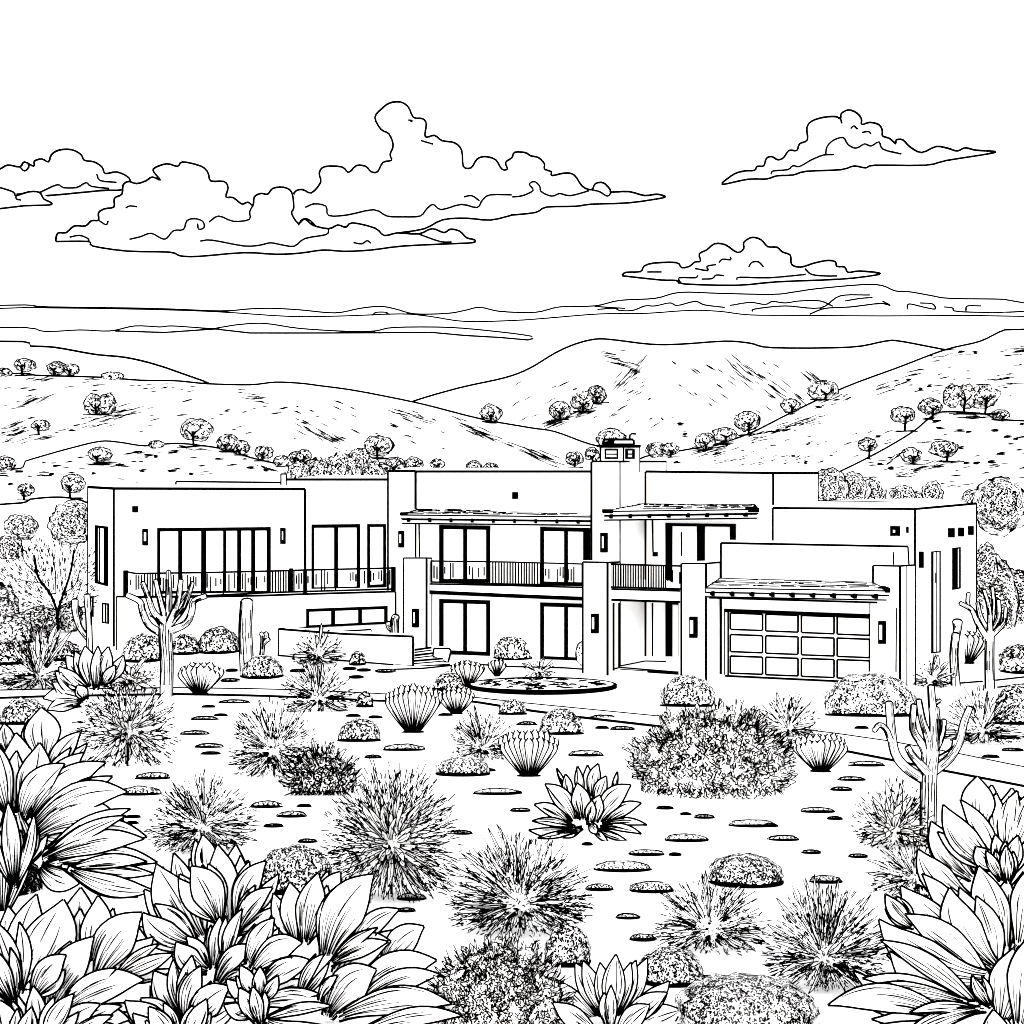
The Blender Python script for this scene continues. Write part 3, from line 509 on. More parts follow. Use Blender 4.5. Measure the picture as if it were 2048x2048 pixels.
# ------------------------------------------------------------------ plants
def along(o, dir_, t): return o + dir_ * t
LEAFW = [(0, .30), (.12, .46), (.3, .78), (.48, 1), (.62, .95), (.76, .72), (.87, .42), (.95, .15), (1, .01)]
PETALW = [(0, .2), (.2, .36), (.5, .68), (.8, 1), (.9, .95), (.96, .7), (1, .2)]
BLADEW = [(0, .5), (.3, 1), (.6, .85), (.85, .45), (1, .05)]
def prof(T, t):
    for (a, b), (c, d) in zip(T, T[1:]):
        if t <= c: return b + (d - b) * (t - a) / (c - a)
    return T[-1][1]
def leaf(mb, B, T, wpx, bend=0, belly=.12, tab=LEAFW, edge=3.2, lines=6, th=.012, seed=0, seg=9, sl=(.25, .7), lw=2.0, cups=.35, heavy=False, veins=0):
    """one leaf: B base, T tip (3-D), widest width in photo px, bend sideways as a share of its length; inked margin and veins"""
    rr = random.Random(seed); L = (T - B).length; ax = (T - B).normalized(); mid = (B + T) / 2; view = (mid - CAM).normalized()
    sd = ax.cross(view).normalized(); fr = -view; W = wpx * .5 * mid.y / F
    def cl(t): return B.lerp(T, t) + sd * (bend * L * 4 * t * (1 - t)) + fr * (belly * L * 4 * t * (1 - t) * .5)
    def P(t, u, out=0):
        w = W * prof(tab, t); tt = (cl(min(t + .02, 1)) - cl(max(t - .02, 0))).normalized(); s2 = tt.cross(view).normalized()
        return cl(t) + s2 * (u * w) + fr * (cups * w * (1 - u * u) + out)
    n = seg; us = (-1, -.5, 0, .5, 1); V = []; 
    for i in range(n + 1):
        for u in us: V.append(P(i / n, u))
    for i in range(n + 1):
        for u in us: V.append(P(i / n, u, -th - .25 * W * prof(tab, i / n) * (1 - u * u)))
    o = (n + 1) * 5; fs = []
    for i in range(n):
        for k in range(4): a = i * 5 + k; fs += [(a, a + 1, a + 6, a + 5), (o + a, o + a + 5, o + a + 6, o + a + 1)]
        fs += [(i * 5, i * 5 + 5, o + i * 5 + 5, o + i * 5), (i * 5 + 4, o + i * 5 + 4, o + i * 5 + 9, i * 5 + 9)]
    mb.add(V, fs, 0)
    N = n + 3
    if edge:
        for u in (-1, 1): mb.tube([P(i / N, u) for i in range(N + 1)], edge, n=4, taper=(lambda t: 1 + .4 * max(0, 1 - t / .3)) if heavy else None)
    e = .5 * mid.y / F
    for j in range(lines):
        u0 = (-.85 + 1.7 * (j + .5) / lines) + rr.uniform(-.08, .08); t1 = rr.uniform(*sl); t0 = rr.uniform(0, .06)
        mb.tube([P(t0 + (t1 - t0) * q / 5, u0, e) for q in range(6)], lw * rr.uniform(.8, 1.3), n=3, taper=lambda t: 1.25 - .7 * t)
    for j in range(veins):
        u0 = rr.uniform(-.75, .75); t0 = rr.uniform(.1, .5); t1 = min(.93, t0 + rr.uniform(.2, .5))
        mb.tube([P(t0 + (t1 - t0) * q / 5, u0, e) for q in range(6)], 2.2, n=3, taper=lambda t: .6 + .6 * math.sin(math.pi * t))
def group_leafs(root, leaves, d0, name='leaf', step=.03, lean=0, tab=LEAFW, edge=3.4, seed=0, lines=6, dark=0, fill=False):
    if fill:
        rr = random.Random(seed); out = []
        for k, lf in enumerate(leaves):
            L = math.hypot(lf[0] - lf[2], lf[1] - lf[3])
            if lf[4] > 24 and L > 60:
                for sg in (1, -1):
                    if len(leaves) > 18 and rr.random() < .45: continue
                    a = math.atan2(lf[1] - lf[3], lf[0] - lf[2]) + sg * rr.uniform(.16, .34); q = L * rr.uniform(.78, .97)
                    out.append((lf[2] + q * math.cos(a), lf[3] + q * math.sin(a), lf[2], lf[3], lf[4] * .6, -sg * .05, 2))
            out.append((lf[0], lf[1], lf[2], lf[3], lf[4] * (.88 if lf[4] > 24 else 1)) + tuple(lf[5:]))
        leaves = out; step *= .6
    for k, lf in enumerate(leaves):
        tx, ty, bx, by, w = lf[:5]; bend = lf[5] if len(lf) > 5 else 0
        dd = d0 - k * step; B = U(bx, by, dd); T = U(tx, ty, dd - lean * (1 if ty > by - 20 else 0) - .02)
        mb = MB(); L = math.hypot(tx - bx, ty - by)
        leaf(mb, B, T, w, bend, seed=seed * 97 + k, tab=tab, edge=edge, lines=(lf[6] if len(lf) > 6 else lines), belly=.10, cups=.25, heavy=True, sl=(.3, .6), veins=3)
        mb.build(name, [LEAF, INK], root)
def zz(ox, oy, k=3.773):
    return lambda x, y: (ox + x / k, oy + y / k)
def Lz(ox, oy, rows, k=3.773):
    return [(ox + a / k, oy + b / k, ox + c / k, oy + d / k, r[0] / k * 1.12) + tuple(r[1:]) for a, b, c, d, *r in rows]

# -- big foreground agaves; leaves listed back to front
A = empty('agave', G(60, 1800), 'big broad-leaved agave at the left edge, upper of the two there, leaves fanning right', 'agave', 'broad-leaved agaves in the foreground')
up1 = Lz(0, 1200, [(30, 930, 60, 1150, 110), (310, 810, 330, 1200, 260, 0, 5), (120, 1000, 110, 1560, 250, -.03, 7), (610, 990, 360, 1330, 150, .05, 6), (635, 1150, 300, 1550, 170, .06, 7), (300, 1075, 150, 1600, 240, -.05, 7),
   (800, 1225, 220, 1690, 210, .10, 9), (490, 1235, 170, 1640, 210, .12, 6), (-60, 1050, 60, 1600, 180, 0, 6), (850, 1330, 420, 1640, 150, .06, 8), (965, 1450, 240, 1730, 230, .12, 9), (900, 1650, 260, 1790, 240, .14, 8), (30, 1600, 20, 2400, 120, 0, 5), (1110, 1790, 330, 1930, 210, .12, 8)])
up1 += Lz(0, 1536, [(600, 870, 300, 740, 170, -.1, 8), (1090, 535, 330, 690, 170, .06, 8), (1190, 715, 420, 720, 160, .06, 4), (1170, 800, 470, 740, 110, .0, 3), (1165, 925, 520, 760, 150, -.06, 5), (170, 660, 130, 340, 150, 0, 4), (270, 420, 160, 760, 110, -.04, 3), (60, 250, 110, 900, 130, 0, 7)])
group_leafs(A, up1, gd(1815) + .25, seed=1, fill=True, step=.022)
Bp = empty('agave', G(60, 2046), 'big broad-leaved agave in the bottom left corner of the view', 'agave', 'broad-leaved agaves in the foreground')
g2 = Lz(0, 1536, [(60, 1040, 120, 1620, 210, 0, 6), (610, 900, 560, 1420, 240, .0, 4), (740, 960, 650, 1500, 230, -.05, 4), (480, 990, 170, 1640, 390, -.05, 7), (1075, 1090, 720, 1590, 310, .08, 10), (710, 1270, 370, 1830, 270, .06, 8),
   (1310, 1400, 860, 1590, 120, 0, 6), (500, 1410, 260, 1720, 200, .08, 7), (1090, 1600, 420, 1880, 230, .10, 9), (-40, 1150, 150, 1700, 170, 0, 4), (-60, 1350, 110, 1780, 120, 0, 8), (250, 1640, 300, 2100, 150, 0, 5), (980, 1900, 500, 2000, 180, .1, 5), (0, 1750, 120, 2100, 150, 0, 8), (240, 1800, 150, 2200, 160, 0, 4), (760, 1780, 380, 2100, 170, .08, 6), (560, 1700, 330, 2080, 150, .05, 5), (960, 2000, 450, 2120, 160, .08, 5)])
group_leafs(Bp, g2, gd(2000), seed=2, fill=True, step=.02)
Cp = empty('agave', G(420, 1985), 'big upright agave left of the bottom centre, pointed leaves like an artichoke', 'agave', 'broad-leaved agaves in the foreground')
g3 = Lz(0, 1536, [(1310, 640, 1480, 1180, 170, 0, 5), (1530, 500, 1590, 900, 170, 0, 3), (1780, 575, 1740, 1150, 220, .0, 6), (1640, 575, 1730, 1180, 230, 0, 6), (2010, 700, 1800, 1150, 190, .1, 6), (2060, 900, 1790, 1250, 150, .1, 6), (1180, 725, 1520, 1290, 290, .05, 10), (1440, 740, 1650, 1150, 240, -.06, 7),
   (1075, 1090, 1480, 1330, 200, .12, 10), (1660, 1115, 1610, 1500, 120, 0, 3), (1830, 1060, 1700, 1480, 110, .06, 5), (1930, 1350, 1640, 1620, 150, .14, 6), (1330, 1310, 1570, 1530, 170, .1, 5), (1920, 1560, 1640, 1690, 120, .1, 5)])
group_leafs(Cp, g3, gd(1940), seed=3, fill=True, step=.02)
Dp = empty('agave', G(365, 2046), 'small agave rosette at the bottom edge, in front of the artichoke-like one', 'agave', 'broad-leaved agaves in the foreground')
g4 = Lz(0, 1536, [(1160, 1530, 1350, 1880, 190, 0, 5), (1450, 1410, 1370, 1850, 150, 0, 4), (1520, 1490, 1400, 1900, 160, .06, 5), (940, 1755, 1340, 1960, 180, .06, 6), (1735, 1650, 1450, 1960, 230, .1, 9), (1250, 1850, 1350, 2100, 160, 0, 4), (1000, 1850, 1300, 2080, 130, .05, 6), (1560, 1740, 1400, 2080, 150, 0, 5), (1120, 1800, 1330, 2100, 150, 0, 5)])
group_leafs(Dp, g4, gd(2040), seed=4, fill=True, step=.02)
Ep = empty('agave', G(640, 2030), 'widest agave left of the bottom centre, long leaves sweeping up and to the right', 'agave', 'broad-leaved agaves in the foreground')
g5 = Lz(512, 1536, [(640, 780, 520, 1100, 170, .08, 4), (255, 860, 310, 1310, 200, 0, 6), (470, 790, 370, 1320, 220, .02, 7), (1085, 1065, 720, 1380, 160, .1, 5), (890, 800, 530, 1420, 330, .08, 10), (140, 1130, -60, 1480, 170, .05, 6), (1270, 1195, 960, 1500, 220, .08, 9), (1020, 1310, 600, 1560, 250, .12, 5), (1000, 1310, 560, 1480, 120, .05, 4), (350, 1320, -20, 1530, 200, .12, 5), (1365, 1450, 700, 1800, 270, .10, 8), (910, 1520, 540, 1880, 300, .10, 13), (1395, 1560, 720, 1850, 170, .10, 7),
   (430, 1460, 10, 1700, 170, .1, 7), (520, 1400, 330, 1740, 90, .1, 3), (1480, 1780, 620, 1880, 200, .08, 7), (530, 1800, 10, 1790, 150, .1, 4), (620, 1565, 480, 1760, 70, .1, 2), (1560, 1870, 800, 1990, 130, .06, 4), (620, 1960, 60, 1900, 120, -.08, 3)])
g5 += [(452, 1958, 515, 2005, 34, .05, 6), (480, 1930, 516, 2000, 34, 0, 6), (520, 1932, 518, 2003, 32, 0, 6), (556, 1950, 520, 2006, 30, -.05, 5), (448, 2010, 512, 2030, 34, .05, 6), (478, 1975, 514, 2045, 36, 0, 6), (505, 1972, 522, 2050, 30, 0, 5)]
group_leafs(Ep, g5, gd(1995), seed=5, fill=True, step=.02)
Fp = empty('agave', G(1990, 2046), 'big broad-leaved agave in the bottom right corner of the view', 'agave', 'broad-leaved agaves in the foreground')
g6 = Lz(1536, 1536, [(1580, 60, 1590, 470, 240, 0, 6), (1840, 150, 1780, 640, 250, -.05, 6), (2000, 160, 1810, 680, 240, -.04, 7), (1230, 400, 1540, 830, 220, .06, 5), (1320, 275, 1740, 760, 220, .08, 7), (1570, 590, 1720, 760, 160, .05, 4), (1130, 610, 1540, 1000, 240, .10, 8), (1930, 780, 1830, 1370, 280, -.05, 7),
   (1590, 735, 1780, 1380, 270, .0, 8), (1000, 885, 1500, 1300, 250, .08, 8), (2040, 700, 1900, 1340, 260, 0, 5), (1370, 900, 1720, 1500, 290, .10, 8), (885, 950, 1100, 1200, 130, .05, 4), (835, 1140, 1650, 1580, 330, .12, 7), (1850, 1360, 1760, 1900, 280, -.02, 6),
   (915, 1380, 1640, 1800, 250, .12, 10), (1990, 1250, 1900, 1950, 260, 0, 8), (640, 1530, 1580, 1790, 230, .12, 8), (1540, 1560, 1680, 1800, 90, .05, 5), (570, 1750, 1500, 1780, 190, -.05, 7), (450, 1790, 1400, 1900, 200, -.10, 6), (1000, 2060, 1600, 1820, 120, -.05, 6), (1700, 1820, 1760, 2200, 200, 0, 5)])
g6 += [(1990, 1668, 2008, 1745, 34, 0, 6), (2036, 1670, 2020, 1750, 36, 0, 6), (2012, 1690, 2016, 1765, 30, 0, 5), (1972, 1700, 2002, 1762, 26, 0, 5)]
group_leafs(Fp, g6, gd(1990), seed=6, fill=True, step=.022)
# trunk-like lower mass of the two corner plants
for root, x, y, rx, ry in ((A, 35, 1800, 60, 130), (Bp, 60, 2090, 110, 90), (Ep, 560, 2080, 190, 70), (Fp, 2040, 2090, 150, 120), (Cp, 410, 2060, 60, 130)):
    mb = MB(); d = gd(1990) + .1 if y > 1900 else gd(1815) + .4
    P = mb.blob(U(x, y + 20, d), (rx * .7 * d / F, .2, ry * .7 * d / F), .1, 3, seed=x, ink=3); mb.marks(P, 420, (14, 60), 2.4, seed=x, zmin=-1); mb.build('stem', [LEAF, INK], root)
# -- mid-ground agave with water-lily shape
Gp = empty('agave', G(1180, 1690), 'spiky agave shaped like a water lily on the open sand at centre right', 'agave')
g7 = [(1175, 1530, 1178, 1610, 24), (1155, 1532, 1163, 1600, 18), (1113, 1536, 1137, 1590, 9), (1197, 1527, 1184, 1595, 26, .05), (1131, 1548, 1140, 1600, 20), (1235, 1543, 1224, 1595, 10), (1213, 1552, 1192, 1610, 26, .05), (1283, 1606, 1212, 1645, 24, .08), (1068, 1609, 1140, 1648, 24, -.08), (1090, 1568, 1150, 1640, 36, -.08), (1262, 1570, 1198, 1642, 40, .1), (1154, 1566, 1166, 1640, 38, -.03, 8), (1200, 1590, 1190, 1645, 30, .05), (1184, 1600, 1178, 1650, 22),
      (1294, 1650, 1205, 1650, 14, .08), (1064, 1642, 1150, 1655, 16, -.05), (1057, 1660, 1150, 1660, 18, .05), (1283, 1668, 1200, 1655, 14, .08), (1254, 1682, 1190, 1658, 12), (1216, 1684, 1182, 1655, 12), (1125, 1675, 1165, 1655, 16), (1075, 1676, 1155, 1662, 12), (1193, 1668, 1180, 1645, 18)]
group_leafs(Gp, g7, gd(1675) + .1, seed=7, step=.012, edge=3.2, lines=4)
Hp = empty('agave', G(185, 1420), 'agave with upright rounded leaves beside the left post cactus, below the house corner', 'agave')
g8 = [(247, 1310, 215, 1365, 26, -.05), (132, 1310, 175, 1365, 30), (150, 1302, 178, 1372, 26), (217, 1293, 200, 1372, 30, 0), (170, 1292, 184, 1375, 36, 0), (196, 1292, 192, 1380, 24), (118, 1333, 178, 1378, 30, .08), (230, 1330, 205, 1372, 22), (110, 1342, 165, 1398, 26, .0, 6), (105, 1365, 165, 1400, 30, .0, 6), (155, 1370, 172, 1400, 24, 0, 6), (86, 1397, 168, 1404, 34, -.12, 4), (95, 1420, 165, 1408, 30, -.1, 6)]
group_leafs(Hp, g8, gd(1425), seed=8, step=.03, edge=3, lines=4)
Ip = empty('agave', G(1222, 2060), 'fan-shaped agave at the bottom edge, right of centre', 'agave')
g9 = [(1103, 1984, 1190, 2040, 34, .05, 6), (1115, 1960, 1195, 2040, 36, .05, 6), (1339, 1962, 1250, 2040, 40, -.05, 7), (1363, 2020, 1270, 2055, 50, 0, 6), (1295, 1915, 1245, 2030, 36, 0, 6), (1150, 1925, 1205, 2030, 40, 0, 7), (1165, 1920, 1210, 2035, 36, 0, 6), (1272, 1920, 1238, 2030, 34, 0, 7), (1262, 1924, 1232, 2030, 30, 0, 7), (1200, 1925, 1218, 2035, 38, 0, 7), (1232, 1908, 1222, 2040, 46, 0, 8), (1208, 1985, 1214, 2050, 26, 0, 4), (1335, 1985, 1240, 2060, 40, .05, 6), (1222, 1970, 1222, 2060, 24, 0, 3), (1105, 2005, 1195, 2070, 40, 0, 5), (1300, 2010, 1235, 2070, 40, .05, 5)]
group_leafs(Ip, g9, gd(2030), seed=9, step=.012, edge=3)

# -- vase-shaped ribbed plants
def vase(label, x0, x1, yt, yb, seed, n=9):
    cx = (x0 + x1) / 2; g = G(cx, yb); d = g.y; k = d / F; w = (x1 - x0) / 2; h = yb - yt
    root = empty('fan_cactus', g, label, 'cactus', 'ribbed fan cacti of the garden'); rr = random.Random(seed)
    order = sorted([(-1 + 2 * i / (n - 1)) for i in range(n)], key=lambda u: -abs(u))
    mbk = MB()
    for rowk, (sc_, dp) in enumerate(((1.0, .2), (.95, -.1))):
        for j, u in enumerate(order):
            a = u * .9; tx = cx + w * math.sin(a) / math.sin(.9) * (.93 if rowk else 1); ty = yb - h * sc_ * (.62 + .38 * math.cos(a * 1.25)) + rr.uniform(-3, 3)
            B = U(cx + u * w * .2, yb - 2, d) + Vector((0, dp * w * k * .5, 0)); T = U(tx, ty, d) + Vector((0, dp * w * k * 2 - (1 - abs(u)) * w * k * .25 - j * .002, 0))
            leaf(mbk, B, T, 2.9 * w / n * 1.1, bend=-.03 * u, belly=.06, tab=PETALW, edge=2.5, lines=2, seed=seed + j, lw=1.8, sl=(.4, .85), seg=7)
    mbk.build('ribbed_pad', [LEAF, INK], root)
    q = MB(); q.blob(g + Vector((0, -.02, 0)), (w * .42 * k, w * .3 * k, 5 * k), .1, 4, seed=seed, m=1, ink=0); q.build('foot_shadow', [LEAF, INK], root)  # black lump standing in for the shadow at the plant's foot
    return root
for a in [('tallest fan cactus, centre of the garden just left of the bare patch', 772, 880, 1370, 1465, 11, 11), ('narrow fan cactus close on the right of the tallest one', 880, 945, 1375, 1428, 12, 8), ('fan cactus in the middle of the garden beside the low dome bush', 1000, 1115, 1462, 1552, 13, 11),
          ('fan cactus at the left, between the forked tree cactus and the column cactus', 360, 440, 1325, 1388, 14, 8), ('fan cactus right of the biggest bush, at the path edge', 1590, 1692, 1468, 1543, 15, 10), ('small fan cactus right behind the cobbled circle on its left', 905, 965, 1322, 1372, 16, 7),
          ('tiny cup-shaped fan cactus at the patio edge', 979, 1009, 1318, 1352, 17, 5), ('fan cactus at the far right against the house side wall', 1900, 1968, 1262, 1326, 18, 7)]: vase(*a)

# -- radiating shrubs
def burst(label, cx, cy, rx, rt, rb, seed, n=150, style='fine', cat='shrub', name='spiky_shrub', core=.2, wid=1.0, group='spiky shrubs of the desert garden', lean=.55):
    """spray of narrow leaves about a centre: rx half width, rt reach up, rb reach down (photo px)"""
    rr = random.Random(seed); yb = cy + rb * .7; d = gd(yb); k = d / F
    c = U(cx, cy, d); root = empty(name, G(cx, yb), label, cat, group); mb = MB()
    mb.blob(c, (rx * core * k, rx * core * k * .8, (rt * core) * k), .25, 4, seed=seed, ink=0)
    for j in range(int(n * (.5 if style == 'fine' else .5))):
        z = rr.uniform(-.95, 1); a = rr.uniform(0, 2 * math.pi); q = math.sqrt(1 - z * z)
        v = Vector((q * math.cos(a), q * math.sin(a), z)); s = (rr.uniform(.8, 1.1) if rr.random() < .75 else rr.uniform(.5, .8)) * (1 if style == 'fine' else rr.uniform(.6, 1))
        inner = rr.uniform(.04, .3) if style != 'fine' else (rr.random() ** .7) * .6
        ex = Vector((v.x * rx, v.y * rx * .8, v.z * (rt if v.z > 0 else rb))) * k
        T = c + ex * s; B = c + ex * inner
        if T.z < gz(T.y) + .005:
            ti = (gz(T.y) + .01 - c.z) / (T.z - c.z) if T.z != c.z else 0
            if ti < .35: continue
            T = c + (T - c) * ti; T.z = max(T.z, gz(T.y) + .01)
        B.z = max(B.z, gz(B.y) + .01)
        if (T - B).length < 1e-3: continue
        if style == 'fine' and rr.random() < .72:
            mb.tube(smooth([B, B.lerp(T, .5) + Vector((rr.uniform(-1, 1), 0, rr.uniform(-.2, 1))) * (T - B).length * .06, T], 3), rr.choice((1.3, 1.6, 1.9)), n=3, taper=lambda t: 1.1 - .3 * t)
            if rr.random() < .55:
                e = B.lerp(T, rr.uniform(.45, .8)); mb.tube([e, e + (T - B) * .16 + Vector((rr.uniform(-1, 1), 0, rr.uniform(-1, 1))) * (T - B).length * .13], 1.5, n=3)
        else:
            wp = (7 if style == 'fine' else 10) * wid * rr.uniform(.7, 1.3)
            leaf(mb, B, T, wp, rr.uniform(-.09, .09), belly=.05, tab=BLADEW if style == 'fine' else LEAFW, edge=1.5, lines=(1 if rr.random() < .6 else 0), seed=j, seg=4, lw=1.6, cups=.2, sl=(.5, .9), th=.004)
    # short broken strokes filling the spray evenly
    for j in range(int(rx * (rt + rb) * (.034 if style == 'fine' else .034))):
        z = rr.uniform(-.8, 1); a = rr.uniform(math.pi, 2 * math.pi) if rr.random() < .8 else rr.uniform(0, math.pi); q = math.sqrt(1 - z * z); v = Vector((q * math.cos(a), q * math.sin(a), z))
        ex = Vector((v.x * rx, v.y * rx * .8, v.z * (rt if v.z > 0 else rb))) * k
        s0 = (rr.random() ** .4) * .9 if style == 'fine' else rr.uniform(.55, 1.0); s1 = s0 + rr.uniform(.03, .13)
        p, q2 = c + ex * s0, c + ex * s1 + Vector((rr.uniform(-1, 1), 0, rr.uniform(-1, 1))) * rx * k * .03
        if min(p.z - gz(p.y), q2.z - gz(q2.y)) < .005: continue
        mb.tube([p, q2], rr.choice((1.6, 2, 2.3)), n=3)
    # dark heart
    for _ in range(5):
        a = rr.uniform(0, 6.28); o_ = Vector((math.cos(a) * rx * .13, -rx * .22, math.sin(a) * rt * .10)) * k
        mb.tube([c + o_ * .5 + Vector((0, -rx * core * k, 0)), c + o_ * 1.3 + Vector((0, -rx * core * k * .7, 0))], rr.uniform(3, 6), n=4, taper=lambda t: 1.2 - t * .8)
    mb.build('foliage', [LEAF, INK], root)
    q = MB(); q.tube([G(cx, yb) - Vector((0, 0, .05)), c - Vector((0, 0, rt * core * .6 * k))], max(3, rx * .03), m=1, n=6); q.build('stem', [BARK, INK], root)
    return root
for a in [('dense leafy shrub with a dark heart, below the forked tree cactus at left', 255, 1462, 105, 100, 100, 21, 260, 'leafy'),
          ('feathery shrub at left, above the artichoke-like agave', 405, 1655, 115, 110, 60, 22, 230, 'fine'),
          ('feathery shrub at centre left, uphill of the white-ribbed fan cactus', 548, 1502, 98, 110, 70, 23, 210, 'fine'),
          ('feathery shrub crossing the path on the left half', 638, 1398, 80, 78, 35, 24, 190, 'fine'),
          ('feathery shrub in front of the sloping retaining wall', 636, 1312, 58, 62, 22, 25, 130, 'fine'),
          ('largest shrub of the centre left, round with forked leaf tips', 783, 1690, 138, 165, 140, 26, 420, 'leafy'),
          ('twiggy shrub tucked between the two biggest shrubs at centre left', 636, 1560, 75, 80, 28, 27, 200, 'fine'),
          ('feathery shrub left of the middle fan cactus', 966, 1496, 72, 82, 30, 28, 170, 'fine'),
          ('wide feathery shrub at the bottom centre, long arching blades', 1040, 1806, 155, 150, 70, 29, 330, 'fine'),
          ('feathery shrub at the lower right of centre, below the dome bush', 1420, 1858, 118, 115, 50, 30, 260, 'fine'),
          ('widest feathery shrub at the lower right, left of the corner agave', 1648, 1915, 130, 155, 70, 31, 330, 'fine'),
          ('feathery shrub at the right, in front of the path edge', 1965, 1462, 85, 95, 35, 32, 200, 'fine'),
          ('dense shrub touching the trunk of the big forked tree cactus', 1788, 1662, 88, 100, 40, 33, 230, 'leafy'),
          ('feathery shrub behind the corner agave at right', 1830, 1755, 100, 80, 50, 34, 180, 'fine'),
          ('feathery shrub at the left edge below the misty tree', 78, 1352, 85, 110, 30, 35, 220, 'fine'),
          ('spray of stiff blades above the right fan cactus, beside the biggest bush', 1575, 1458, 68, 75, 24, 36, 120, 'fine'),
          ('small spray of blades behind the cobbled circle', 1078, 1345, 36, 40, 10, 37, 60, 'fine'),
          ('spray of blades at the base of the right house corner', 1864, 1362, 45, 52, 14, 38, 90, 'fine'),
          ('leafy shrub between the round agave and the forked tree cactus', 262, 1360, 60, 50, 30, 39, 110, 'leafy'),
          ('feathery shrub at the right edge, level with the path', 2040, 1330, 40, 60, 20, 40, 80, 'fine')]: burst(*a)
def bushy(label, cx, y0, y1, rx, seed, n, leaves, group='stippled bushes'):
    rr = random.Random(seed); d = gd(y1); k = d / F; h = (y1 - y0); root = empty('bush', G(cx, y1), label, 'bush', group); mb = MB()
    c = Vector(((cx - 1024) * k, d + rx * .5 * k, gz(d) + h * .10 * k))
    P = mb.blob(c, (rx * .9 * k, rx * .5 * k, h * .66 * k), .10, 3.2, seed=seed, ink=0)
    mb.marks(P, n, (3, 9), 2.1, seed=seed, zmin=-.15)
    for j in range(leaves):
        z = rr.uniform(-.1, 1); a = rr.uniform(0, 6.283); q = math.sqrt(1 - z * z); p, nr = P(Vector((q * math.cos(a), q * math.sin(a), z)))
        if nr.y > .5: continue
        o_ = (nr + Vector((rr.uniform(-.6, .6), 0, rr.uniform(-.1, .8)))).normalized()
        leaf(mb, p - nr * 8 * k, p + o_ * rr.uniform(10, 28) * k, rr.uniform(4.5, 8.5), rr.uniform(-.1, .1), edge=1.7, lines=1, seed=j, seg=4, lw=1.5, th=.003, sl=(.4, .9))
    for _ in range(int(rx * 1.8)):
        z = rr.uniform(0, 1) ** .8; a = rr.uniform(math.pi * .95, math.pi * 2.05); q = math.sqrt(1 - z * z); p, nr = P(Vector((q * math.cos(a), q * math.sin(a), z)))
        o_ = (nr + Vector((rr.uniform(-.5, .5), 0, rr.uniform(-.1, .6)))).normalized(); L = rr.uniform(8, 30) * k
        mb.tube(smooth([p, p + o_ * L * .5 + Vector((rr.uniform(-1, 1), 0, rr.uniform(-1, 1))) * L * .12, p + o_ * L], 2), rr.choice((1.5, 1.9, 2.3)), n=3)
        if rr.random() < .6: mb.tube([p + o_ * L * .6, p + o_ * L * .8 + Vector((rr.uniform(-1, 1), 0, rr.uniform(-.3, 1))) * L * .3], 1.7, n=3)
    mb.build('foliage', [LEAF, INK], root)
    q = MB()
    for _ in range(40):
        a = rr.uniform(-.85, .85); p = Vector((c.x + a * rx * .85 * k, d - .02 + rx * .02 * k, gz(d) + h * .10 * k)); q.tube([p, p + Vector((a * 18 * k + rr.uniform(-10, 10) * k, -10 * k, -rr.uniform(4, 14) * k))], rr.uniform(1.6, 3.4), n=3, taper=lambda t: 1.2 - .9 * t)
    q.build('stem', [BARK, INK], root)
bushy('biggest bush of the garden, right of centre, with tangled leafy base', 1440, 1395, 1598, 172, 51, 1500, 300)
bushy('big stippled bush at the bottom centre, under the wide feathery shrub', 995, 1880, 2075, 150, 52, 1500, 200)
bushy('tangled low bush beside the largest shrub, left of centre', 640, 1500, 1590, 74, 53, 380, 60)

# -- stippled dome bushes
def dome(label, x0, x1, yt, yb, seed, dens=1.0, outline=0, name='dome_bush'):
    cx = (x0 + x1) / 2; w = (x1 - x0) / 2; d = gd(yb); k = d / F; h = yb - yt; root = empty(name, G(cx, yb), label, 'bush', 'round stippled bushes'); mb = MB()
    dc = d + w * .75 * k; kk = dc / F
    c = Vector(((cx - 1024) * kk, dc, gz(d) + h * .12 * kk))
    top = HC + (HY - yt) * kk; rz = (top - c.z)
    P = mb.blob(c, (w * kk, w * .75 * kk, rz), .07, 4, seed=seed, ink=outline)
    n = int(w * h * .105 * dens) + 40
    mb.marks(P, n, (2, 6.5), 2.4, seed=seed, zmin=-.35, rim=.45)
    mb.build('foliage', [LEAF, INK], root)
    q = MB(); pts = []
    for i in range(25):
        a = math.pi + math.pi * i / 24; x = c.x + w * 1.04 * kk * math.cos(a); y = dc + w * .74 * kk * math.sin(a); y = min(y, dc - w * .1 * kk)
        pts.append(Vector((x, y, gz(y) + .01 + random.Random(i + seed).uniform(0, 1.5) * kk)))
    q.tube(pts, 5.5 + w * .03, n=4, taper=lambda t: .35 + .9 * math.sin(math.pi * t)); q.build('stem', [BARK, INK], root)  # black ink band drawn as the shadow line along the bush foot
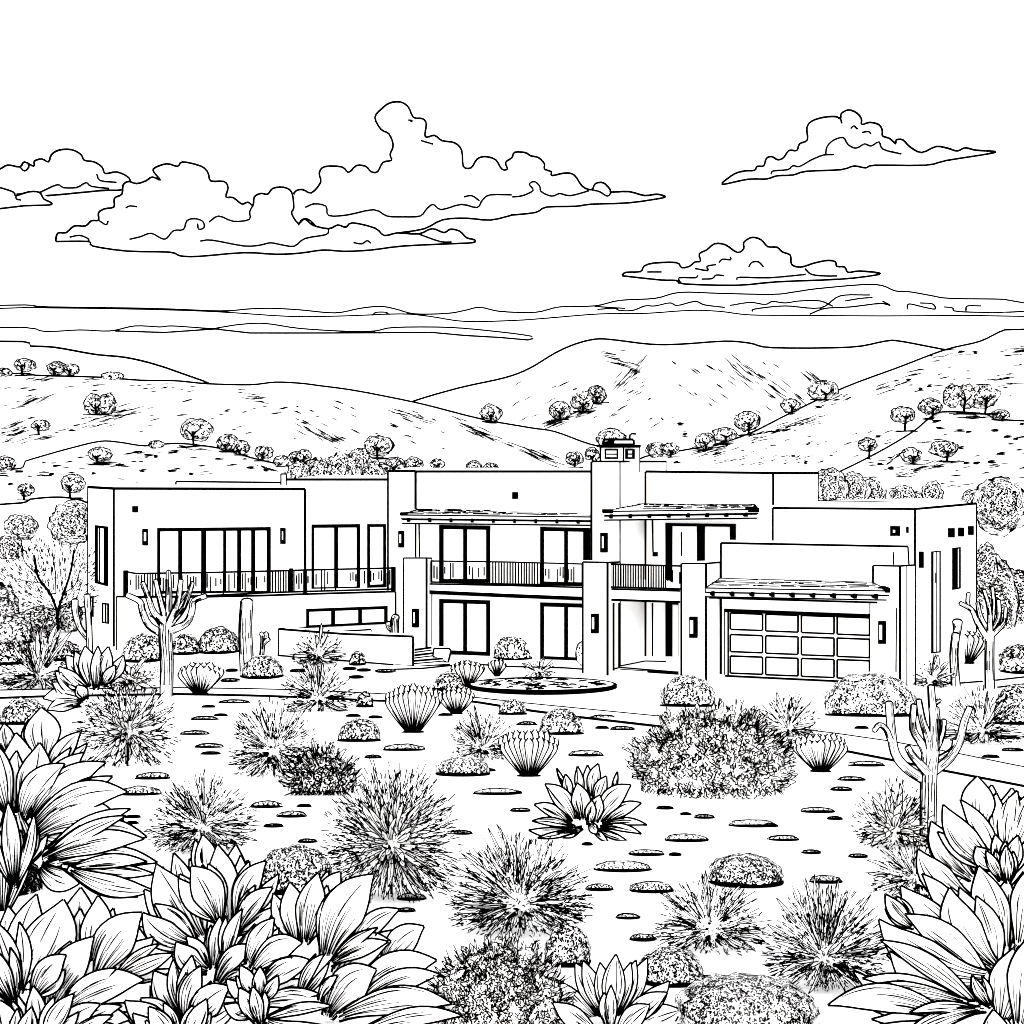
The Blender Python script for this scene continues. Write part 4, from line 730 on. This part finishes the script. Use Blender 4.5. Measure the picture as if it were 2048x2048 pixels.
for a in [('dome bush against the left balcony wall, nearest the left house corner', 247, 327, 1268, 1325, 61), ('small dome bush right of the trunk of the left forked tree cactus', 343, 397, 1268, 1310, 62), ('wide dome bush between the left forked tree cactus and the column cactus', 398, 477, 1256, 1308, 63, 1, 2), ('dome bush at the foot of the column cactus', 484, 566, 1312, 1358, 64),
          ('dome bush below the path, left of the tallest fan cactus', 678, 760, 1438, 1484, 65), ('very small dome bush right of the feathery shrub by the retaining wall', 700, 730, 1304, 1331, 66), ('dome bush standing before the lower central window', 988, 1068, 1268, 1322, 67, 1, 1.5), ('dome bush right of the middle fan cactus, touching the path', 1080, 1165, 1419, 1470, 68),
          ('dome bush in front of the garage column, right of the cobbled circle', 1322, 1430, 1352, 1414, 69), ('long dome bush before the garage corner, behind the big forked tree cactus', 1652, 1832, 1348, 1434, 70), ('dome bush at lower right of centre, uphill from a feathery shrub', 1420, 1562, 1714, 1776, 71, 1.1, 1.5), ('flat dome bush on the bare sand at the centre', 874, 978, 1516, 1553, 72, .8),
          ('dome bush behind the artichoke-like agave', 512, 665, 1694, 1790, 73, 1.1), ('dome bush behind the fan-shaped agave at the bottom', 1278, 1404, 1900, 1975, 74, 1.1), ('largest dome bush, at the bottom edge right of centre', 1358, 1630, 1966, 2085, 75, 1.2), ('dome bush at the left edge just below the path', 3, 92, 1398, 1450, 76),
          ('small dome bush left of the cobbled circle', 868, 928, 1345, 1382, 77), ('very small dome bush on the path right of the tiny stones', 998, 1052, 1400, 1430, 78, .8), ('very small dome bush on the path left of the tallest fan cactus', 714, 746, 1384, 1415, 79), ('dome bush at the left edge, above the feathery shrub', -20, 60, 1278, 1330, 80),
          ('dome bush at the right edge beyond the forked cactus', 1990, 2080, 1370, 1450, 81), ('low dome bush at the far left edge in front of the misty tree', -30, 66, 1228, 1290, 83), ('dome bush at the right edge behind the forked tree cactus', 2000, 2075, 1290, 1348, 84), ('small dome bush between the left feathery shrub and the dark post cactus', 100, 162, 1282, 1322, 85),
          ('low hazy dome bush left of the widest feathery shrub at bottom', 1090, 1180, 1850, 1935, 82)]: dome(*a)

# -- stones; small flat ones include ground shadow dashes built as stones
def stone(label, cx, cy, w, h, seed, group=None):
    g = G(cx, cy + h * .5); k = g.y / F; mb = MB(); flat = h < 11
    c = g + Vector((0, w * .25 * k, 0)); kk = c.y / F
    P = mb.blob((c.x, c.y, gz(c.y) + h * .05 * kk), (w * .5 * kk, w * .25 * kk, max(h * .42, 2) * kk), .10, 2.5, seed=seed, ink=2.4 if not flat else 3.2, nu=20, nv=10)
    mb.marks(P, int(w * h * .02) + (8 if flat else 5), (3, 8), 2.2, seed=seed, zmin=-.2)
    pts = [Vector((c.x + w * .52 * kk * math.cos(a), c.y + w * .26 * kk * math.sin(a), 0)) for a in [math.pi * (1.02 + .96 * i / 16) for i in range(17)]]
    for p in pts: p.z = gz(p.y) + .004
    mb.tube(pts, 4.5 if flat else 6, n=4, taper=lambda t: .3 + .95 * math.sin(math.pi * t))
    tag(mb.build('stone', [STONE, INK]), label, 'stone', group)
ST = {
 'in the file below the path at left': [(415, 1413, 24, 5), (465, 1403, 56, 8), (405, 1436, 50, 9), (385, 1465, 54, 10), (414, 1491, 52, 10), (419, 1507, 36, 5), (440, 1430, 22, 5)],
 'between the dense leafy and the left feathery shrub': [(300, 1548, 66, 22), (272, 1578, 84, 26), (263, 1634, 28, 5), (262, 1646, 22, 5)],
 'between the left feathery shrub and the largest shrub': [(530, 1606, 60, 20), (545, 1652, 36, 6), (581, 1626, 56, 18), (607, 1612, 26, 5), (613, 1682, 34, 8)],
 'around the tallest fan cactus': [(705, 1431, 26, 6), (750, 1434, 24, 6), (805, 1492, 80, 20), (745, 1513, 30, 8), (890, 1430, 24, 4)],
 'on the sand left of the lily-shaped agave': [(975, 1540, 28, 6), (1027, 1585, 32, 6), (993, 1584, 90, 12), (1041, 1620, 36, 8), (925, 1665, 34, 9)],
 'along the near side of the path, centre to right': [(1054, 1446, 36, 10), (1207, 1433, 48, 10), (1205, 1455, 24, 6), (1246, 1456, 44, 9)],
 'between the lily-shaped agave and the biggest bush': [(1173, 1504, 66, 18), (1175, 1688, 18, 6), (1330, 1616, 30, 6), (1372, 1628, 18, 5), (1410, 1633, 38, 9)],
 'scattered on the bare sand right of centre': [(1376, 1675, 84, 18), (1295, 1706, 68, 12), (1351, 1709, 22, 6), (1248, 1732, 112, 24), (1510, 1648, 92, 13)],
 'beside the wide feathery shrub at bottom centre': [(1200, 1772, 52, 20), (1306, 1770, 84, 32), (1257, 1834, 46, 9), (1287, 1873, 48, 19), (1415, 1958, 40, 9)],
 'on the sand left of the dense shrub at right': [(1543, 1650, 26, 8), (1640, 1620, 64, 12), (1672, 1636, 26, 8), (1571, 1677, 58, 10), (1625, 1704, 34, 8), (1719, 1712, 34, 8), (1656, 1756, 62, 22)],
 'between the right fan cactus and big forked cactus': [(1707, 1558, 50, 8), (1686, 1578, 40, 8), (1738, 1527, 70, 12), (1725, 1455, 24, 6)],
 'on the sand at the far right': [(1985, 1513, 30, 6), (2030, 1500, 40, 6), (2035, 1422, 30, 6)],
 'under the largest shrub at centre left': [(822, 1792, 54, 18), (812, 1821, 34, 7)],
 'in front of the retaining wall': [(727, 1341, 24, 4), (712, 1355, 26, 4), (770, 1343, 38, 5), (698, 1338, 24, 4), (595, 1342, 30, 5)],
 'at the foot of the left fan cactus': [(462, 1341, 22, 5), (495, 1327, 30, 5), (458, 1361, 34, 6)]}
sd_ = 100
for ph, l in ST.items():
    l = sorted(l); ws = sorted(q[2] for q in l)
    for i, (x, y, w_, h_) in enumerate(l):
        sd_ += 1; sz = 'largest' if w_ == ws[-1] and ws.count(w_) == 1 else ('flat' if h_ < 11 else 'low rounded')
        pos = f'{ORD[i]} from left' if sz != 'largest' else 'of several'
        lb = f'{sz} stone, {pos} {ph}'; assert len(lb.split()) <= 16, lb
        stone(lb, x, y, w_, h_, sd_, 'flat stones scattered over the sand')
# boulder by the steps
mb = MB(); q_ = [U(866, 1313, 38.7), U(896, 1326, 38.5), U(902, 1301, 38.6), U(898, 1297, 38.7), U(868, 1297, 38.8)]; n_ = len(q_); bq = [p + Vector((.02, .4, 0)) for p in q_]
mb.add(q_ + bq, [tuple(range(n_)), tuple(range(2 * n_ - 1, n_ - 1, -1))] + [(i, (i + 1) % n_, n_ + (i + 1) % n_, n_ + i) for i in range(n_)]); mb.loop(q_, 3); tag(mb.build('boulder', [STONE, INK]), 'smooth pale squared boulder at the foot of the stone steps', 'boulder')
mb = MB(); P = mb.blob(U(1166, 1308, 38.0), (.24, .2, .36), .12, 1.8, seed=9, ink=3); mb.marks(P, 22, (2, 3), 2.2, seed=3); tag(mb.build('boulder', [STONE, INK]), 'speckled rock half hidden behind the central front column', 'boulder')

# -- tree cacti
def treec(label, limbs, d, seed, base, name='tree_cactus', cat='cactus', bark=60):
    root = empty(name, G(*base), label, cat, None)
    for i, (pts, w0, w1) in enumerate(limbs):
        mb = MB(); L = [U(x, y, d + (0 if i == 0 else random.Random(seed + i).uniform(-.06, .06) * d / 10)) for x, y in pts]
        if i == 0: L[0].z = min(L[0].z, gz(d) - .02)
        mb.limb(L, (w0 / 2, w1 / 2), ink=2.8, bark=bark if i == 0 else max(10, bark // 4), seed=seed + i)
        mb.build('trunk' if i == 0 else 'branch', [BARK, INK], root)
treec('forked tree cactus with up-curved arms standing before the left balcony', [([(333, 1392), (334, 1320), (331, 1270), (335, 1232)], 22, 24), ([(326, 1268), (298, 1250), (285, 1222), (280, 1203), (254, 1190)], 12, 7), ([(330, 1245), (308, 1225), (297, 1195), (285, 1165)], 10, 6), ([(334, 1245), (322, 1205), (312, 1160)], 12, 6), ([(336, 1240), (338, 1190), (337, 1142)], 13, 6), ([(338, 1245), (355, 1205), (362, 1160)], 11, 6), ([(340, 1250), (368, 1215), (385, 1165)], 9, 5), ([(342, 1262), (373, 1246), (384, 1222), (388, 1202), (412, 1192)], 12, 7), ([(328, 1258), (312, 1235), (300, 1228)], 7, 4), ([(342, 1240), (352, 1215), (372, 1185)], 7, 4)], gd(1392), 201, (333, 1392), bark=90)
treec('big forked tree cactus in the right foreground beside the corner agave', [([(1856, 1682), (1857, 1600), (1858, 1545), (1862, 1500)], 28, 30), ([(1850, 1560), (1812, 1535), (1790, 1505), (1783, 1460), (1778, 1405)], 18, 12), ([(1782, 1482), (1772, 1458), (1758, 1450), (1748, 1462)], 9, 6), ([(1856, 1545), (1828, 1515), (1815, 1494)], 16, 9), ([(1860, 1530), (1845, 1490), (1826, 1458), (1828, 1410)], 14, 9), ([(1862, 1510), (1856, 1475), (1845, 1440), (1838, 1400)], 15, 8), ([(1864, 1505), (1868, 1450), (1864, 1400), (1862, 1372)], 15, 10), ([(1866, 1480), (1872, 1440), (1868, 1412), (1880, 1400)], 8, 5), ([(1866, 1510), (1884, 1470), (1888, 1440)], 11, 7), ([(1868, 1542), (1900, 1515), (1920, 1480), (1928, 1445), (1940, 1415)], 16, 9), ([(1875, 1520), (1905, 1500), (1910, 1480)], 9, 6), ([(1872, 1500), (1876, 1450), (1874, 1415)], 8, 5)], gd(1690), 221, (1856, 1690), bark=130)
treec('forked tree cactus behind the right house corner', [([(1980, 1378), (1979, 1320), (1980, 1262)], 15, 14), ([(1974, 1275), (1955, 1245), (1944, 1220), (1920, 1206)], 9, 5), ([(1946, 1222), (1936, 1210), (1937, 1186)], 6, 4), ([(1977, 1262), (1962, 1235), (1955, 1205)], 8, 4), ([(1981, 1262), (1978, 1215), (1968, 1180)], 7, 4), ([(1984, 1262), (1998, 1235), (1997, 1200)], 8, 5), ([(1985, 1270), (2008, 1245), (2012, 1215)], 7, 4), ([(1981, 1255), (1988, 1210), (1985, 1175)], 6, 4)], gd(1378), 241, (1980, 1378), bark=34)
treec('slim post cactus with a small round pad on top by the right house corner', [([(1912, 1372), (1908, 1310), (1912, 1268)], 14, 12), ([(1913, 1272), (1915, 1255), (1915, 1242)], 10, 16)], gd(1372), 251, (1912, 1372), 'post_cactus', bark=26)
treec('tall straight column cactus before the left balcony wall', [([(495, 1342), (492, 1290), (491, 1250), (494, 1202)], 25, 22)], gd(1343), 261, (495, 1343), 'column_cactus', bark=70)
treec('dark slim post cactus against the left end of the house', [([(181, 1290), (178, 1250), (176, 1215), (174, 1190)], 8, 9), ([(180, 1282), (160, 1255), (151, 1225), (150, 1200)], 6, 10)], gd(1335), 271, (181, 1335), 'post_cactus', bark=20)
treec('small knobbly cactus on the retaining wall left of the column', [([(789, 1270), (789, 1250), (792, 1232)], 16, 12), ([(789, 1262), (779, 1254), (777, 1245)], 9, 8)], 39.5, 281, (789, 1340), 'knobbly_cactus', bark=60)
treec('leafy seedling between the column cactus and the retaining wall', [([(520, 1300), (526, 1280), (522, 1266)], 6, 5), ([(524, 1292), (532, 1282), (538, 1278)], 5, 6), ([(525, 1285), (534, 1272), (531, 1266)], 5, 6)], gd(1345) , 285, (520, 1345), 'small_cactus', bark=20)

# -- trees of the hills
def tree(label, cx, yt, w, h, yb, D, seed, group, puffs=1, dense=1.0, P3=None):
    k = D / F; b = U(cx, yb, D) if P3 is None else P3; D = b.y; k = D / F
    root = empty('tree', b, label, 'tree', group); rr = random.Random(seed); mb = MB()
    cz = HC + (HY - (yt + h * .5)) * k; xs = [0] if puffs == 1 else [-.24, .24]
    for j, o_ in enumerate(xs):
        rx = w * (.5 if puffs == 1 else .29)
        P = mb.blob(((cx + o_ * w - 1024) * k, D + j * .1, cz), (rx * k, rx * .9 * k, h * .5 * k), .16, 2.6, seed=seed + j, ink=2.4, nu=20, nv=12)
        mb.marks(P, int(w * h * .055 * dense / len(xs)) + 8, (2.5, 8), 2.2, seed=seed + j, zmin=-.95, rim=.4)
    mb.build('crown', [LEAF, INK], root)
    if yb > yt + h:
        q = MB(); a = Vector((b.x, D - .3 * w * k, b.z)); q.tube([a, Vector(((cx - 1024) * k, D - .45 * w * k, cz - h * .05 * k))], 4, n=5)
        for s in (-1, 1): q.tube([Vector((b.x, D - .46 * w * k, cz - h * .3 * k)), Vector(((cx + s * w * .2 - 1024) * k, D - .47 * w * k, cz))], 2.4, n=4)
        for _ in range(3 if w > 36 else 1): q.tube([b + Vector((-w * rr.uniform(.2, .6) * k, -.01 * D, -rr.uniform(-1, 3) * k)), b + Vector((w * rr.uniform(.2, .7) * k, -.01 * D, -rr.uniform(-2, 3) * k))], 2.6, n=3)
        q.build('trunk', [BARK, INK], root)
TR = {
 ('leftbig', 'on the crest of the big left hill'): [(8, 737, 26, 16, 752), (50, 719, 38, 22, 752), (113, 724, 34, 24, 752), (143, 729, 26, 20, 752), (225, 745, 42, 16, 757)],
 ('leftbig', 'on the face of the big left hill'): [(82, 841, 32, 20, 870), (200, 789, 56, 38, 830), (592, 905, 28, 20, 935)],
 ('left', "on the low left hill's crest"): [(10, 914, 36, 28, 942), (313, 882, 26, 14, 895), (393, 840, 60, 40, 893), (455, 870, 40, 30, 903), (482, 882, 32, 26, 910), (528, 893, 34, 24, 920), (563, 912, 28, 20, 932)],
 ('left', "on the low left hill's face"): [(52, 969, 28, 22, 998), (146, 950, 44, 34, 996), (200, 896, 42, 26, 927), (278, 966, 30, 14, 980)],
 ('leftbig', 'lined up behind the central roof'): [(608, 901, 28, 22, 930), (757, 873, 56, 36, 915), (790, 915, 38, 30, 950), (828, 915, 36, 30, 950), (875, 919, 26, 18, 948), (948, 923, 28, 20, 948), (982, 927, 28, 18, 948)],
 ('leftbig', 'where the big left hill meets the middle hill'): [(982, 811, 40, 30, 845)],
 ('back', 'in the file climbing the middle hill'): [(1120, 805, 42, 32, 840), (1165, 785, 42, 36, 824), (1192, 773, 38, 34, 808)],
 ('leftbig', 'around the chimney'): [(1149, 905, 32, 24, 935), (1184, 897, 26, 26, 940), (1222, 859, 56, 36, 900)],
 ('rightbig', 'along the crest of the big right hill'): [(1312, 886, 36, 28, 914), (1340, 887, 32, 22, 913), (1410, 868, 38, 28, 900), (1448, 857, 48, 24, 888), (1494, 824, 48, 36, 870), (1581, 799, 34, 24, 828), (1646, 763, 56, 36, 800)],
 ('right', 'along the crest of the near right hill'): [(1735, 877, 34, 24, 918), (1805, 815, 44, 30, 862), (1860, 798, 42, 30, 838), (1920, 770, 60, 44, 828), (1962, 769, 66, 46, 828), (2000, 821, 34, 18, 840)],
 ('right', 'on the face of the near right hill'): [(1822, 896, 36, 28, 928), (1888, 883, 50, 30, 923)],
}
sd_ = 300
for (key, ph), l in TR.items():
    l = sorted(l); ws = sorted(q[2] for q in l)
    for i, (x, yt, w_, h_, yb) in enumerate(l):
        sd_ += 2; p = on(key, x, yb); 
        pos = f'{ORD[i]} from left' if len(l) > 1 else 'the only one'
        if len(l) > 1 and w_ == ws[-1] and ws[-2] < w_: pos = 'largest one'
        lb = f'round-crowned tree, {pos} {ph}'; assert len(lb.split()) <= 16, lb
        tree(lb, x, yt, w_, h_, yb, p.y, sd_, 'round-crowned trees of the hills', puffs=2 if w_ > 54 and (x in (1920, 200, 1888)) else 1, P3=p)
# stippled thickets
def thicket(label, cx, yt, w, yb, D, seed, ink=2.4, dens=1.3, group='thick round bushes behind the house'):
    k = D / F; h = yb - yt; root = empty('round_bush', Vector(((cx - 1024) * k, D, 0)), label, 'bush', group); mb = MB()
    c = Vector(((cx - 1024) * k, D, HC + (HY - (yt + h * .5)) * k))
    P = mb.blob(c, (w * .5 * k, w * .4 * k, h * .5 * k), .14, 3, seed=seed, ink=ink)
    mb.marks(P, int(w * h * .036 * dens), (2, 6), 2.3, seed=seed, zmin=-.95); mb.build('foliage', [LEAF, INK], root)
    q = MB(); b = Vector((c.x, D, min(-.2, c.z - h * .5 * k))); q.tube([b, c], 5, m=0, n=5); q.build('stem', [BARK, INK], root)
for ph, D, l in (('behind the second roof on the left', 56, [(598, 925, 40, 970), (632, 918, 56, 985), (678, 908, 70, 990), (718, 898, 40, 940), (738, 918, 52, 985), (765, 928, 44, 985)]), ('behind the roof left of the right wing', 50, [(1660, 938, 66, 1020), (1700, 948, 70, 1020), (1745, 962, 50, 1020), (1805, 972, 44, 1010), (1833, 985, 24, 1010), (1864, 966, 38, 1015), (1945, 981, 38, 1020)]),
                  ('stacked at the right edge beside the house', 46, [(2000, 958, 100, 1065), (1972, 1088, 40, 1180), (1990, 1115, 80, 1300), (2035, 1140, 70, 1340)]), ('at the left edge above the misty tree', 50, [(20, 1070, 44, 1120), (42, 1030, 60, 1078), (142, 1006, 80, 1090), (5, 1170, 60, 1290)]),
                  ('between the left yard and the misty tree', 44, [(80, 1215, 70, 1262), (140, 1205, 44, 1262), (50, 1255, 90, 1300)])):
    for i, (x, yt, w_, yb) in enumerate(sorted(l)):
        sd_ += 1; thicket(f'round stippled bush, {ORD[i]} from the left {ph}', x, yt, w_, yb, D + i * .7, sd_)
# misty open tree at the left
mt = empty('open_tree', Vector(((116 - 1024) * 43 / F, 43, 0)), 'fine-twigged open tree with a forked dark trunk at the left edge', 'tree')
mb = MB(); rr = random.Random(5)
for l, w_ in (([(116, 1275), (116, 1250), (114, 1222)], 7), ([(114, 1222), (102, 1190), (84, 1166), (75, 1150), (68, 1110)], 6), ([(115, 1222), (124, 1195), (130, 1180), (142, 1140), (148, 1100)], 5.5), ([(100, 1188), (112, 1187)], 3.5), ([(130, 1185), (150, 1170), (160, 1140)], 3), ([(116, 1220), (150, 1200), (165, 1160)], 2.5), ([(75, 1150), (50, 1125), (45, 1100)], 2.5), ([(84, 1166), (40, 1160), (15, 1150)], 2.2), ([(112, 1187), (110, 1140), (105, 1105)], 3)):
    mb.tube(smooth([U(x, y, 43) for x, y in l], 3), w_ * .62, n=6)
mb.build('trunk', [BARK, INK], mt)
mb = MB(); c = U(100, 1165, 43); k = 43 / F
for _ in range(850):
    a = rr.uniform(0, 6.283); r = math.sqrt(rr.random()); p = c + Vector((math.cos(a) * r * 100 * k, rr.uniform(-.9, .9), math.sin(a) * r * 84 * k)); o_ = (p - U(116, 1230, 43)); o_.normalize()
    L = rr.uniform(2, 9) * k; mb.tube([p, p + o_ * L], rr.choice((1.6, 2, 2.2)), n=3)
mb.build('crown', [LEAF, INK], mt)
# ------------------------------------------------------------------ light, sky, camera
sc = bpy.context.scene
w = bpy.data.worlds.new('World'); sc.world = w; w.use_nodes = True
nt = w.node_tree; sky = nt.nodes.new('ShaderNodeTexSky'); sky.sky_type = 'NISHITA'; sky.sun_disc = False
EL, RO = 22, 190
sky.sun_elevation = math.radians(EL); sky.sun_rotation = math.radians(RO); sky.dust_density = 4; sky.air_density = 1.0; sky.ozone_density = .6
bg = nt.nodes['Background']; bg.inputs['Strength'].default_value = .15; 
mixn = nt.nodes.new('ShaderNodeMixRGB'); mixn.inputs['Fac'].default_value = .93; mixn.inputs['Color2'].default_value = (8.3, 8.3, 8.4, 1)   # flat overcast veil over the clear-sky model
nt.links.new(sky.outputs['Color'], mixn.inputs['Color1']); nt.links.new(mixn.outputs['Color'], bg.inputs['Color']); bg.inputs['Strength'].default_value = .12
sd = bpy.data.lights.new('sun', 'SUN'); sd.energy = 1.2; sd.angle = math.radians(30); sd.color = (1, .97, .93)
so = bpy.data.objects.new('sun', sd); C.objects.link(so)
az = math.radians(RO); dv = Vector((math.sin(az) * math.cos(math.radians(EL)), math.cos(az) * math.cos(math.radians(EL)), math.sin(math.radians(EL))))
so.rotation_euler = dv.to_track_quat('Z', 'Y').to_euler()
cam = bpy.data.cameras.new('camera'); cam.sensor_width = 36; cam.lens = 36 * F / 2048; cam.shift_y = -(1024 - HY) / 2048; cam.clip_end = 20000; cam.clip_start = .1
co = bpy.data.objects.new('camera', cam); C.objects.link(co); co.location = CAM; co.rotation_euler = (math.radians(90), 0, 0); sc.camera = co
sc.view_settings.view_transform = 'Standard'; sc.view_settings.look = 'None'; sc.view_settings.gamma = 1; sc.view_settings.exposure = 1.3
sc.cycles.max_bounces = 10; sc.cycles.diffuse_bounces = 10
sc.cycles.pixel_filter_type = 'BLACKMAN_HARRIS'; sc.cycles.filter_width = 1.0
